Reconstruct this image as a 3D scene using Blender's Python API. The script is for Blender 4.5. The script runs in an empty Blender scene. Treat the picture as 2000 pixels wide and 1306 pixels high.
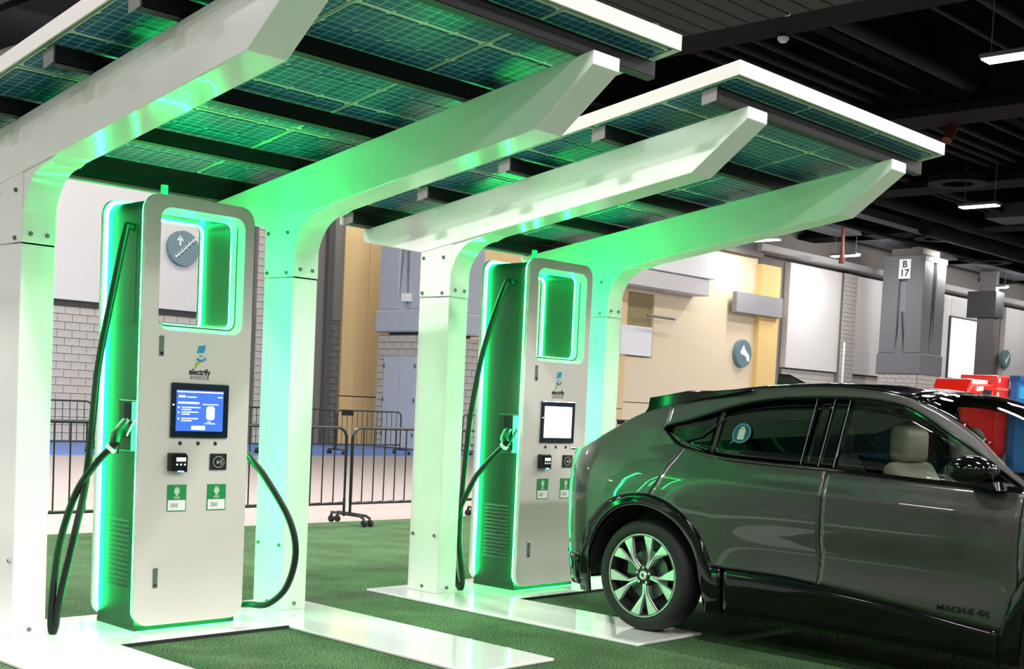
import bpy, bmesh, math, random
from mathutils import Vector, Matrix
random.seed(7)
PI = math.pi
S = bpy.context.scene
COL = S.collection

# ---------------------------------------------------------------- camera
cd = bpy.data.cameras.new('camera'); cam = bpy.data.objects.new('camera', cd); COL.objects.link(cam)
R_ = Vector((0.69268119, -0.71975177, 0.04636988)); U_ = Vector((0.00744602, 0.07142445, 0.99741822)); F_ = Vector((0.72120547, 0.69054757, -0.05483366))
cam.matrix_world = Matrix(((R_.x, U_.x, -F_.x, -3.8985), (R_.y, U_.y, -F_.y, -6.80717), (R_.z, U_.z, -F_.z, 1.48), (0, 0, 0, 1)))
cd.sensor_width = 36; cd.lens = 44.9214; cd.shift_x = 0.00107; cd.shift_y = 0.13536
cd.clip_start = 0.05; cd.clip_end = 300
S.camera = cam

# ---------------------------------------------------------------- world, lamps, exposure
W = bpy.data.worlds.new('world'); S.world = W; W.use_nodes = True
bg = W.node_tree.nodes['Background']; bg.inputs[0].default_value = (0.84, 0.82, 0.82, 1); bg.inputs[1].default_value = 0.26
S.view_settings.view_transform = 'Standard'; S.view_settings.look = 'None'
S.view_settings.exposure = 0.0; S.view_settings.gamma = 1.0; S.view_settings.use_curve_mapping = False
LAMP_W = 560.0
LED_COL = (0.010, 1.0, 0.19); LED_STR = 92.0

def area(name, loc, size, power, color=(1, 1, 1), rot=(0, 0, 0), spread=None):
    l = bpy.data.lights.new(name, 'AREA'); l.shape = 'RECTANGLE'; l.size, l.size_y = size; l.energy = power; l.color = color
    if spread: l.spread = spread
    o = bpy.data.objects.new(name, l); o.location = loc; o.rotation_euler = rot; COL.objects.link(o); return o

HALL_LAMPS = [(-16, -18), (-16, -12), (-16, -6), (-16, 0), (-16, 6), (-16, 12), (-16, 18), (-9, -18), (-9, -12), (-9, -6), (-9, 0), (-9, 6), (-9, 12), (-9, 18), (-2, -18), (-2, -12), (-2, -6), (-2, 0), (-2, 6), (-2, 12), (-2, 18), (5, -18), (5, -12), (5, -6), (5, 0), (5, 6), (5, 12), (5, 18), (12, -18), (12, -12), (12, -6), (12, 0), (12, 6), (19, -18), (19, -12), (19, -6), (19, 0), (26, -18), (26, -12), (26, -6), (26, 0), (33, -18), (33, -12), (33, -6), (33, 0), (33, 6), (42, -18), (42, -12), (42, -6), (42, 0), (42, 6), (52, -12), (52, 0), (52, 6), (52, 12)]
SEEN_LAMPS = [(36.25, 11.35), (46.0, 21.6), (40.35, 22.0), (20.3, 3.6), (60.3, 21.1)]
for x, y in HALL_LAMPS + SEEN_LAMPS:
    area('hall_lamp', (x, y, 8.44), (0.28, 1.2), LAMP_W * (0.45 if x < -8 else 0.25 if y > 20 else 1.0), (1.0, 0.97, 0.95))
# unseen wall washers, inferred from scalloped light on the panels, hung before the wall
for x in (1, 5, 9, 13, 17, 21.0, 25, 29, 33.5, 39.0, 44, 47.2, 52.4, 57.5, 62.5, 69.5):
    area('unseen_wall_washer', (x, 19.6, 8.8), (2.4, 0.3), (70 if 25 < x < 46 else 175 if x > 46 else 104), (1.0, 0.98, 0.96), (math.radians(58), 0, 0))
area('unseen_wall_washer', (21.3, 23.25, 8.6), (1.4, 0.1), 60, (1.0, 0.98, 0.96), (math.radians(12), 0, 0))  # added lamp without a seen fixture, brightens the beige bay beside the pillar

# ---------------------------------------------------------------- materials
def lin(c):
    return tuple(((v / 255) / 12.92 if v / 255 <= 0.04045 else ((v / 255 + 0.055) / 1.055) ** 2.4) for v in c) + (1,)

MATS = {}
def mat(name, col=None, rgb=None, rough=0.5, metal=0.0, coat=0.0, emis=None, estr=0.0, spec=0.5, noise=None, bump=None, coat_rough=0.03):
    """noise = (scale, amount) colour mottling ; bump = (scale, strength)"""
    if name in MATS: return MATS[name]
    m = bpy.data.materials.new(name); m.use_nodes = True; nt = m.node_tree; b = nt.nodes['Principled BSDF']
    c = lin(rgb) if rgb else tuple(col) + (1,)
    b.inputs['Base Color'].default_value = c; b.inputs['Roughness'].default_value = rough; b.inputs['Metallic'].default_value = metal
    b.inputs['Coat Weight'].default_value = coat; b.inputs['Coat Roughness'].default_value = coat_rough; b.inputs['Specular IOR Level'].default_value = spec
    if emis: b.inputs['Emission Color'].default_value = tuple(emis) + (1,); b.inputs['Emission Strength'].default_value = estr
    if noise or bump:
        tc = nt.nodes.new('ShaderNodeTexCoord')
    if noise:
        n = nt.nodes.new('ShaderNodeTexNoise'); n.inputs['Scale'].default_value = noise[0]; n.inputs['Detail'].default_value = 6
        nt.links.new(tc.outputs['Object'], n.inputs['Vector'])
        mr = nt.nodes.new('ShaderNodeMapRange'); mr.inputs['To Min'].default_value = 1 - noise[1]; mr.inputs['To Max'].default_value = 1 + noise[1]
        mr.inputs['From Min'].default_value = 0.3; mr.inputs['From Max'].default_value = 0.7
        nt.links.new(n.outputs['Fac'], mr.inputs['Value'])
        mx = nt.nodes.new('ShaderNodeVectorMath'); mx.operation = 'SCALE'; mx.inputs[0].default_value = c[:3]
        nt.links.new(mr.outputs['Result'], mx.inputs['Scale']); nt.links.new(mx.outputs[0], b.inputs['Base Color'])
    if bump:
        n2 = nt.nodes.new('ShaderNodeTexNoise'); n2.inputs['Scale'].default_value = bump[0]; n2.inputs['Detail'].default_value = 4
        nt.links.new(tc.outputs['Object'], n2.inputs['Vector'])
        bp = nt.nodes.new('ShaderNodeBump'); bp.inputs['Strength'].default_value = bump[1]; bp.inputs['Distance'].default_value = 0.01
        nt.links.new(n2.outputs['Fac'], bp.inputs['Height']); nt.links.new(bp.outputs['Normal'], b.inputs['Normal'])
    MATS[name] = m; return m

WHITE = mat('white_painted_steel', rgb=(236, 234, 232), rough=0.16, coat=0.3, noise=(3, 0.015))
FASCIA = mat('white_fascia', rgb=(200, 195, 192), rough=0.45)
BASEP = mat('white_gloss_base', rgb=(238, 236, 234), rough=0.08, coat=0.6)
PURLIN = mat('dark_grey_steel', rgb=(26, 25, 29), rough=0.5, spec=0.2, noise=(30, 0.06))
FLANGE = mat('grey_purlin_flange', rgb=(52, 54, 52), rough=0.5, spec=0.2)
GALV = mat('galvanised_plate', rgb=(116, 114, 113), rough=0.42, metal=0.3)
CELLBACK = mat('module_backsheet', rgb=(196, 212, 200), rough=0.3)
BOLT = mat('steel_bolt', rgb=(120, 125, 122), rough=0.35, metal=0.8)
PANEL = mat('charger_front_paint', rgb=(214, 210, 202), rough=0.22, coat=0.3)
REVEAL = mat('charger_reveal_white', rgb=(232, 234, 228), rough=0.3)
BODYG = mat('charger_side_grey', rgb=(40, 48, 42), rough=0.45, spec=0.3)
SLOT = mat('charger_slot_dark', rgb=(26, 32, 28), rough=0.5)
BLACK = mat('black_plastic', rgb=(14, 15, 17), rough=0.25)
RUBBER = mat('black_rubber_cable', rgb=(15, 17, 16), rough=0.45, spec=0.35)
CHROME = mat('chrome', rgb=(200, 200, 200), rough=0.15, metal=1.0)
LED = mat('green_led', col=LED_COL, emis=LED_COL, estr=LED_STR)
HOUSE = mat('barrier_black_paint', rgb=(24, 26, 27), rough=0.35)
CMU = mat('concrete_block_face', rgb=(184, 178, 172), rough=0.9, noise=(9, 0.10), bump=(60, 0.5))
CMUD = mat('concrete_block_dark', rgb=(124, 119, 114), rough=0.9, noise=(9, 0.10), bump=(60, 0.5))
MORTAR = mat('block_mortar', rgb=(120, 115, 112), rough=0.95)
WPANEL = mat('white_wall_panel', rgb=(212, 209, 208), rough=0.55)
BEIGE = mat('beige_wall_paint', rgb=(232, 200, 146), rough=0.7, noise=(0.6, 0.02))
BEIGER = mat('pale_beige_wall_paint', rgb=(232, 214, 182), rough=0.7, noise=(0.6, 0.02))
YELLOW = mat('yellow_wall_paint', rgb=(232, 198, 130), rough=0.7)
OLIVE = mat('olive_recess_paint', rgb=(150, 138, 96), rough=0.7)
GREYW = mat('grey_wall_paint', rgb=(128, 124, 118), rough=0.7)
PILLAR = mat('blue_grey_pillar_paint', rgb=(178, 184, 198), rough=0.6, noise=(2, 0.02))
DOORM = mat('blue_grey_door_paint', rgb=(182, 190, 202), rough=0.5)
DECK = mat('ceiling_deck_black', rgb=(11, 10, 12), rough=0.9, spec=0.08)
JOIST = mat('ceiling_joist_black', rgb=(16, 15, 17), rough=0.8, spec=0.08)
DUCT = mat('ceiling_duct_dark', rgb=(24, 23, 26), rough=0.6, spec=0.08)
SIGNB = mat('sign_blue_grey', rgb=(106, 134, 140), rough=0.5)
WHITEF = mat('white_flat', rgb=(240, 240, 240), rough=0.6)
REDM = mat('red_paint', rgb=(214, 34, 24), rough=0.3, coat=0.4)
BLUEM = mat('blue_panel', rgb=(16, 98, 160), rough=0.4)
CREAM = mat('pale_lamp', col=(1, 0.8, 0.6), emis=(1, 0.8, 0.55), estr=1.2)
LAMPW = mat('lamp_diffuser', col=(1, 1, 1), emis=(1, 0.98, 0.96), estr=14)
FIX = mat('fixture_housing', rgb=(90, 90, 92), rough=0.5)
# car
PAINT = mat('grey_metallic_car_paint', rgb=(54, 54, 52), rough=0.32, metal=0.25, coat=1.0, coat_rough=0.02)
GLOSSB = mat('gloss_black_trim', rgb=(6, 6, 7), rough=0.08, coat=0.0, spec=0.4)
MATB = mat('matte_black_trim', rgb=(14, 14, 14), rough=0.6)
TYRE = mat('tyre_rubber', rgb=(22, 23, 22), rough=0.75, bump=(80, 0.15))
ALLOY = mat('machined_alloy', rgb=(205, 210, 205), rough=0.25, metal=0.7)
SEAT = mat('beige_seat_leather', rgb=(160, 152, 134), rough=0.6)
CABIN = mat('dark_cabin_trim', rgb=(22, 22, 22), rough=0.8)
SEAM = mat('dull_window_seam', rgb=(96, 98, 96), rough=0.4)
REDL = mat('red_lens', rgb=(120, 8, 10), rough=0.1, coat=0.8)
STEEL = mat('brake_steel', rgb=(90, 92, 92), rough=0.35, metal=0.8)

def glass(name, tint, refl=1.0):
    m = bpy.data.materials.new(name); m.use_nodes = True; nt = m.node_tree; nt.nodes.clear()
    o = nt.nodes.new('ShaderNodeOutputMaterial'); mix = nt.nodes.new('ShaderNodeMixShader'); t = nt.nodes.new('ShaderNodeBsdfTransparent')
    g = nt.nodes.new('ShaderNodeBsdfGlossy'); lw = nt.nodes.new('ShaderNodeLayerWeight'); pw = nt.nodes.new('ShaderNodeMath'); pw.operation = 'POWER'; pw.inputs[1].default_value = 5.0; nt.links.new(lw.outputs['Facing'], pw.inputs[0]); lw.inputs['Blend'].default_value = 0.5
    fr = nt.nodes.new('ShaderNodeMath'); fr.operation = 'MULTIPLY_ADD'; fr.inputs[1].default_value = 0.9; fr.inputs[2].default_value = 0.035; nt.links.new(pw.outputs[0], fr.inputs[0])
    g.inputs['Roughness'].default_value = 0.01; g.inputs['Color'].default_value = (refl, refl, refl, 1); t.inputs['Color'].default_value = tuple(tint) + (1,)
    nt.links.new(fr.outputs[0], mix.inputs[0]); nt.links.new(t.outputs[0], mix.inputs[1]); nt.links.new(g.outputs[0], mix.inputs[2]); nt.links.new(mix.outputs[0], o.inputs[0])
    return m
GL_DARK = glass('privacy_glass', (0.16, 0.18, 0.18)); GL_FRONT = glass('front_door_glass', (0.74, 0.78, 0.76)); GL_WIND = glass('windscreen_glass', (0.72, 0.75, 0.75))

def turf_mat():
    m = bpy.data.materials.new('artificial_turf'); m.use_nodes = True; nt = m.node_tree; b = nt.nodes['Principled BSDF']
    tc = nt.nodes.new('ShaderNodeTexCoord')
    n = nt.nodes.new('ShaderNodeTexNoise'); n.inputs['Scale'].default_value = 150; n.inputs['Detail'].default_value = 3
    n2 = nt.nodes.new('ShaderNodeTexNoise'); n2.inputs['Scale'].default_value = 2.2; n2.inputs['Detail'].default_value = 5
    mp = nt.nodes.new('ShaderNodeMapping'); mp.inputs['Scale'].default_value = (1, 0.35, 1)
    nt.links.new(tc.outputs['Object'], mp.inputs[0]); nt.links.new(mp.outputs[0], n.inputs['Vector']); nt.links.new(tc.outputs['Object'], n2.inputs['Vector'])
    r = nt.nodes.new('ShaderNodeValToRGB'); r.color_ramp.elements[0].position = 0.36; r.color_ramp.elements[1].position = 0.66
    r.color_ramp.elements[0].color = lin((30, 58, 33)); r.color_ramp.elements[1].color = lin((104, 136, 94))
    nt.links.new(n.outputs['Fac'], r.inputs[0])
    mr = nt.nodes.new('ShaderNodeMapRange'); mr.inputs['From Min'].default_value = 0.35; mr.inputs['From Max'].default_value = 0.65; mr.inputs['To Min'].default_value = 0.78; mr.inputs['To Max'].default_value = 1.15
    nt.links.new(n2.outputs['Fac'], mr.inputs['Value'])
    v = nt.nodes.new('ShaderNodeVectorMath'); v.operation = 'SCALE'; nt.links.new(r.outputs[0], v.inputs[0]); nt.links.new(mr.outputs[0], v.inputs['Scale'])
    nt.links.new(v.outputs[0], b.inputs['Base Color']); b.inputs['Roughness'].default_value = 0.95; b.inputs['Specular IOR Level'].default_value = 0.15
    bp = nt.nodes.new('ShaderNodeBump'); bp.inputs['Strength'].default_value = 0.9; bp.inputs['Distance'].default_value = 0.02
    nt.links.new(n.outputs['Fac'], bp.inputs['Height']); nt.links.new(bp.outputs[0], b.inputs['Normal'])
    return m
TURF = turf_mat()
CONC = mat('hall_concrete', rgb=(158, 147, 142), rough=0.55, noise=(14, 0.05))
BLUEC = mat('blue_floor_covering', rgb=(96, 122, 176), rough=0.8)

def cell_mat():
    m = bpy.data.materials.new('solar_cell'); m.use_nodes = True; nt = m.node_tree; b = nt.nodes['Principled BSDF']
    tc = nt.nodes.new('ShaderNodeTexCoord'); sp = nt.nodes.new('ShaderNodeSeparateXYZ'); nt.links.new(tc.outputs['Object'], sp.inputs[0])
    def line(out, period, width):
        a = nt.nodes.new('ShaderNodeMath'); a.operation = 'DIVIDE'; nt.links.new(out, a.inputs[0]); a.inputs[1].default_value = period
        ad = nt.nodes.new('ShaderNodeMath'); ad.operation = 'ADD'; nt.links.new(a.outputs[0], ad.inputs[0]); ad.inputs[1].default_value = 10.0
        f = nt.nodes.new('ShaderNodeMath'); f.operation = 'FRACT'; nt.links.new(ad.outputs[0], f.inputs[0])
        l = nt.nodes.new('ShaderNodeMath'); l.operation = 'LESS_THAN'; nt.links.new(f.outputs[0], l.inputs[0]); l.inputs[1].default_value = width / period
        return l
    l1 = line(sp.outputs['X'], 0.0705, 0.0035); l2 = line(sp.outputs['Y'], 0.0505, 0.0035)
    mx = nt.nodes.new('ShaderNodeMath'); mx.operation = 'MAXIMUM'; nt.links.new(l1.outputs[0], mx.inputs[0]); nt.links.new(l2.outputs[0], mx.inputs[1])
    c = nt.nodes.new('ShaderNodeMix'); c.data_type = 'RGBA'; c.inputs[6].default_value = (0.010, 0.10, 0.20, 1); c.inputs[7].default_value = (0.42, 0.62, 0.56, 1)
    nt.links.new(mx.outputs[0], c.inputs[0]); nt.links.new(c.outputs[2], b.inputs['Base Color'])
    b.inputs['Roughness'].default_value = 0.3; b.inputs['Coat Weight'].default_value = 0.0; b.inputs['Specular IOR Level'].default_value = 0.16
    return m
CELL = cell_mat()

# ---------------------------------------------------------------- mesh helpers
def link(name, me, m=None, parent=None):
    o = bpy.data.objects.new(name, me); COL.objects.link(o)
    if m and not me.materials: me.materials.append(m)
    if parent: o.parent = parent
    return o
class MB:
    def __init__(s): s.v = []; s.f = []
    def add(s, vs, fs):
        n = len(s.v); s.v += [tuple(v) for v in vs]; s.f += [tuple(i + n for i in f) for f in fs]; return s
    def box(s, x0, x1, y0, y1, z0, z1):
        return s.add([(x0, y0, z0), (x1, y0, z0), (x1, y1, z0), (x0, y1, z0), (x0, y0, z1), (x1, y0, z1), (x1, y1, z1), (x0, y1, z1)],
                     [(0, 3, 2, 1), (4, 5, 6, 7), (0, 1, 5, 4), (1, 2, 6, 5), (2, 3, 7, 6), (3, 0, 4, 7)])
    def prism(s, pts, ax, a, b):
        """polygon pts (two coords, the axes other than ax, in order) extruded from a to b along ax"""
        def P(p, t):
            l = list(p); l.insert(ax, t); return l
        n = len(pts)
        return s.add([P(p, a) for p in pts] + [P(p, b) for p in pts], [tuple(range(n))[::-1], tuple(range(n, 2 * n))] + [(i, (i + 1) % n, n + (i + 1) % n, n + i) for i in range(n)])
    def tube(s, pts, r, n=10, cap=True):
        pts = [Vector(p) for p in pts]; rings = []
        rs = r if isinstance(r, (list, tuple)) else [r] * len(pts)
        ref = None
        for i, p in enumerate(pts):
            t = (pts[min(i + 1, len(pts) - 1)] - pts[max(i - 1, 0)])
            if t.length < 1e-9: t = Vector((0, 0, 1))
            t.normalize()
            if ref is None: ref = t.orthogonal().normalized()
            ref = (ref - t * ref.dot(t))
            ref = ref.normalized() if ref.length > 1e-6 else t.orthogonal().normalized()
            b = t.cross(ref); rings.append([p + (ref * math.cos(2 * PI * k / n) + b * math.sin(2 * PI * k / n)) * rs[i] for k in range(n)])
        vs = [v for q in rings for v in q]; fs = []
        for i in range(len(pts) - 1):
            for k in range(n): fs.append((i * n + k, i * n + (k + 1) % n, (i + 1) * n + (k + 1) % n, (i + 1) * n + k))
        if cap: fs += [tuple(range(n))[::-1], tuple(range((len(pts) - 1) * n, len(pts) * n))]
        return s.add(vs, fs)
    def lathe(s, prof, origin, ax=0, n=48, closed=False):
        """prof = (axial, radius) list turned round axis ax through origin"""
        o = Vector(origin); vs = []
        for a, r in prof:
            for k in range(n):
                t = 2 * PI * k / n; l = [r * math.cos(t), r * math.sin(t)]; l.insert(ax, a); vs.append(o + Vector(l))
        fs = []; m = len(prof)
        for i in range(m if closed else m - 1):
            for k in range(n): fs.append((i * n + k, i * n + (k + 1) % n, ((i + 1) % m) * n + (k + 1) % n, ((i + 1) % m) * n + k))
        return s.add(vs, fs)
    def build(s, name, m, parent=None, smooth=False, bevel=0, seg=2, fixn=True, loc=None, angle=40):
        me = bpy.data.meshes.new(name); me.from_pydata(s.v, [], s.f)
        if fixn or bevel:
            bm = bmesh.new(); bm.from_mesh(me)
            if bevel: bmesh.ops.bevel(bm, geom=[e for e in bm.edges if e.calc_face_angle(0) > 0.5], offset=bevel, segments=seg, affect='EDGES', profile=0.5, clamp_overlap=True)
            bmesh.ops.recalc_face_normals(bm, faces=bm.faces); bm.to_mesh(me); bm.free()
        if smooth:
            for p in me.polygons: p.use_smooth = True
            me.set_sharp_from_angle(angle=math.radians(angle))
        o = link(name, me, m, parent)
        if loc: o.location = loc
        return o
def empty(name, loc, label, cat, rz=0, group=None):
    o = bpy.data.objects.new(name, None); COL.objects.link(o); o.location = loc; o.rotation_euler = (0, 0, rz); o.empty_display_size = 0.2
    o['label'] = label; o['category'] = cat
    if group: o['group'] = group
    return o
def struct(o): o['kind'] = 'structure'; return o
def tag(o, label, cat, group=None):
    o['label'] = label; o['category'] = cat
    if group: o['group'] = group
    return o
def share(o, name, parent, loc=(0, 0, 0), rot=(0, 0, 0)):
    c = o.copy(); c.name = name; COL.objects.link(c); c.parent = parent; c.location = loc; c.rotation_euler = rot; return c
def rrect(x0, x1, z0, z1, r, n=8):
    """rounded rectangle outline, counter-clockwise; r = radius or (bl, br, tr, tl)"""
    rs = r if isinstance(r, (tuple, list)) else (r,) * 4; P = []
    for (cx, cz, a0, q) in ((x0 + rs[0], z0 + rs[0], PI, rs[0]), (x1 - rs[1], z0 + rs[1], 1.5 * PI, rs[1]), (x1 - rs[2], z1 - rs[2], 0, rs[2]), (x0 + rs[3], z1 - rs[3], 0.5 * PI, rs[3])):
        for k in range(n + 1):
            a = a0 + k * PI / 2 / n; P.append((cx + q * math.cos(a), cz + q * math.sin(a)))
    return P
def plate_with_hole(name, outer, inner, y0, y1, m, parent, bev=0.0, m2=None):
    """plate in the XZ plane between y0 and y1 with one hole"""
    bm = bmesh.new()
    fr = []
    for y in (y0, y1):
        L = []
        for loop in (outer, inner):
            vs = [bm.verts.new((p[0], y, p[1])) for p in loop]; es = [bm.edges.new((vs[i], vs[(i + 1) % len(vs)])) for i in range(len(vs))]; L.append((vs, es))
        bmesh.ops.triangle_fill(bm, use_beauty=True, edges=L[0][1] + L[1][1]); fr.append(L)
    for k in (0, 1):
        a, b = fr[0][k][0], fr[1][k][0]
        for i in range(len(a)): bm.faces.new((a[i], a[(i + 1) % len(a)], b[(i + 1) % len(a)], b[i]))
    bmesh.ops.recalc_face_normals(bm, faces=bm.faces)
    me = bpy.data.meshes.new(name); bm.to_mesh(me); bm.free()
    for p in me.polygons: p.use_smooth = True
    me.set_sharp_from_angle(angle=math.radians(35))
    return link(name, me, m, parent)
def ring(name, outer, inner, y0, y1, m, parent):
    """closed band between two matching outlines"""
    mb = MB(); n = len(outer)
    vs = [(p[0], y0, p[1]) for p in outer] + [(p[0], y0, p[1]) for p in inner] + [(p[0], y1, p[1]) for p in inner] + [(p[0], y1, p[1]) for p in outer]
    fs = []
    for i in range(n):
        j = (i + 1) % n
        for a, b in ((0, 1), (1, 2), (2, 3), (3, 0)): fs.append((a * n + i, a * n + j, b * n + j, b * n + i))
    mb.add(vs, fs); return mb.build(name, m, parent, smooth=True)
def spline(pts, k=8):
    """Catmull-Rom through 3-D points"""
    P = [Vector(p) for p in pts]; P = [2 * P[0] - P[1]] + P + [2 * P[-1] - P[-2]]; out = []
    for i in range(1, len(P) - 2):
        for j in range(k):
            t = j / k; a, b, c, d = P[i - 1:i + 3]
            out.append(0.5 * ((2 * b) + (c - a) * t + (2 * a - 5 * b + 4 * c - d) * t * t + (3 * b - a - 3 * c + d) * t ** 3))
    out.append(P[-2]); return out
def interp(tab):
    """smooth monotone-ish interpolation of an (x, y) table"""
    xs = [t[0] for t in tab]; ys = [t[1] for t in tab]; n = len(xs)
    d = [(ys[i + 1] - ys[i]) / (xs[i + 1] - xs[i]) for i in range(n - 1)]
    ms = [d[0]] + [(0 if d[i - 1] * d[i] <= 0 else 2 * d[i - 1] * d[i] / (d[i - 1] + d[i])) for i in range(1, n - 1)] + [d[-1]]
    def f(x):
        if x <= xs[0]: return ys[0]
        if x >= xs[-1]: return ys[-1]
        i = max(k for k in range(n - 1) if xs[k] <= x); h = xs[i + 1] - xs[i]; t = (x - xs[i]) / h
        return (1 + 2 * t) * (1 - t) ** 2 * ys[i] + t * (1 - t) ** 2 * h * ms[i] + t * t * (3 - 2 * t) * ys[i + 1] + t * t * (t - 1) * h * ms[i + 1]
    return f
def text(name, body, size, loc, rot, m, parent=None, ext=0.0008, bold=0.0, align='CENTER', shear=0.0, sx=1.0):
    c = bpy.data.curves.new(name, 'FONT'); c.body = body; c.size = size; c.extrude = ext; c.offset = bold; c.align_x = align; c.align_y = 'CENTER'; c.shear = shear
    c.resolution_u = 3
    o = bpy.data.objects.new(name + '_src', c); COL.objects.link(o)
    dg = bpy.context.evaluated_depsgraph_get(); me = bpy.data.meshes.new_from_object(o.evaluated_get(dg)); bpy.data.objects.remove(o); bpy.data.curves.remove(c)
    me.materials.clear()
    r = link(name, me, m, parent); r.location = loc; r.rotation_euler = rot; r.scale = (sx, 1, 1); return r
FACE_Y = (PI / 2, 0, 0)          # text reading from -Y
FACE_X = (PI / 2, 0, -PI / 2)    # text reading from -X

# ================================================================ THE SETTING
fl = MB().box(-25, 80, -22, 24.4, -0.22, -0.02).build('floor', CONC); struct(fl)
bf = MB().box(-25, 48, 18.0, 23.9, -0.02, -0.014).build('trim_1', BLUEC); struct(bf)
tf = MB().box(-25, 40, -22, 4.93, -0.02, 0.0).build('turf', TURF); tf['label'] = 'short green artificial grass carpet under the canopies and car'; tf['category'] = 'turf'; tf['kind'] = 'stuff'

# back wall, plane y = 24
wall = MB().box(-25, 80, 24.0, 24.3, -0.1, 10.2).build('wall_back', MORTAR); struct(wall)
def blocks(parent, x0, x1, z0, z1, y, m, bw=0.40, bh=0.20, d=0.05, axis='y', cnt=[0]):
    """running-bond blocks on a face; each one an object, mesh data shared"""
    key = (m.name, axis, round(bw, 3)); g = 0.012
    if not hasattr(blocks, 'c'): blocks.c = {}
    if key not in blocks.c:
        me_o = (MB().box(g / 2, bw - g / 2, -d, 0, g / 2, bh - g / 2) if axis == 'y' else MB().box(-d, 0, g / 2, bw - g / 2, g / 2, bh - g / 2)).build('concrete_block', m, parent, bevel=0.006, seg=1)
        blocks.c[key] = me_o.data; bpy.data.objects.remove(me_o)
    r = 0; z = z0
    while z < z1 - 0.02:
        h = min(bh, z1 - z); x = x0 - (bw / 2 if r % 2 else 0)
        while x < x1 - 0.01:
            a = max(x, x0); b = min(x + bw, x1)
            if b - a > 0.05:
                o = link('concrete_block', blocks.c[key], None, parent)
                jit = random.uniform(-0.006, 0.006)
                if axis == 'y': o.location = (a, y + jit, z); o.scale = ((b - a) / bw, 1, h / bh)
                else: o.location = (y + jit, a, z); o.scale = (1, (b - a) / bw, h / bh)
            x += bw
        z += bh; r += 1
wall_l = MB().box(9.6, 17.1, 23.90, 24.0, 0, 3.42).build('wall_left', MORTAR); struct(wall_l)
blocks(wall_l, 10.4, 16.4, 0.0, 3.42, 23.9, CMU)
t = MB().box(-25, 17.1, 23.82, 24.0, 3.40, 3.55).build('trim_2', mat('dark_trim', rgb=(70, 68, 66), rough=0.6)); struct(t)
for i, (a, b) in enumerate(((-25, 5.0), (5.02, 11.0), (11.02, 17.1))):
    p = MB().box(a, b, 23.7, 24.0, 3.55, 8.3).build('white_wall_panel', WPANEL, wall, bevel=0.01, seg=1)
pil = MB().box(17.12, 19.5, 23.55, 24.0, -0.02, 8.3).build('wall_right', MORTAR); struct(pil)
blocks(pil, 17.12, 18.32, 0.0, 8.2, 23.55, CMU)
# grey bay beside the pilaster
MB().box(19.5, 20.42, 23.85, 24.0, 3.72, 8.5).build('grey_wall_panel', GREYW, wall)
MB().box(19.5, 19.72, 23.4, 24.0, -0.02, 8.5).build('wall_fin', mat('dark_fin', rgb=(84, 82, 80), rough=0.8), wall)
gb = MB().box(19.5, 20.42, 23.92, 24.0, -0.02, 3.72).build('block_backing', MORTAR, wall)
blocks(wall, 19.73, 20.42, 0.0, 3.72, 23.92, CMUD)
# beige bay
MB().box(20.42, 21.38, 23.80, 24.0, -0.02, 1.44).box(20.42, 21.38, 23.80, 24.0, 1.47, 8.5).build('beige_wall_panel', BEIGE, wall)
MB().box(21.40, 34.0, 23.78, 24.0, -0.02, 1.44).box(21.40, 34.0, 23.78, 24.0, 1.47, 8.5).build('beige_wall_panel', BEIGE, wall)
# pale beige wall with soffit, doorway and sign
MB().box(36.0, 42.6, 23.78, 24.0, -0.02, 1.70).box(36.0, 42.6, 23.78, 24.0, 1.73, 8.1).box(34, 36, 23.78, 24, -0.02, 1.70).box(34, 36, 23.78, 24, 1.73, 3.45).box(35.62, 36, 23.78, 24, 3.45, 5.9).box(34, 36, 23.78, 24, 5.9, 8.1).build('pale_beige_wall_panel', BEIGER, wall)
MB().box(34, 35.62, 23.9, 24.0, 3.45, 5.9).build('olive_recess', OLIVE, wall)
MB().box(33.6, 35.5, 23.70, 23.9, 3.50, 4.62).build('white_hatch', WHITEF, wall, bevel=0.02, seg=1)
MB().tube([(34.5, 23.2, 5.02), (36.2, 23.2, 5.0)], 0.05, 8).build('hatch_rail', GALV, wall)
MB().box(30, 38.35, 22.9, 23.78, 6.72, 8.6).build('soffit_box', WHITEF, wall, bevel=0.02, seg=1)
MB().box(30, 38.1, 23.0, 23.78, 6.05, 6.70).build('soffit_box', WPANEL, wall, bevel=0.02, seg=1)
MB().box(36.0, 42.6, 23.5, 24.0, 8.1, 8.6).build('dark_wall_header', mat('grey_header', rgb=(110, 106, 104), rough=0.8), wall)
MB().box(42.6, 44.1, 23.54, 24.0, -0.02, 7.85).build('beige_pilaster', YELLOW, wall, bevel=0.01, seg=1)
MB().box(40.5, 44.0, 23.3, 23.54, 5.65, 6.5).build('grey_sign_box', mat('pale_grey_box', rgb=(150, 148, 152), rough=0.6), wall, bevel=0.02, seg=1)  # grey sign box mounted across the pilaster
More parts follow.
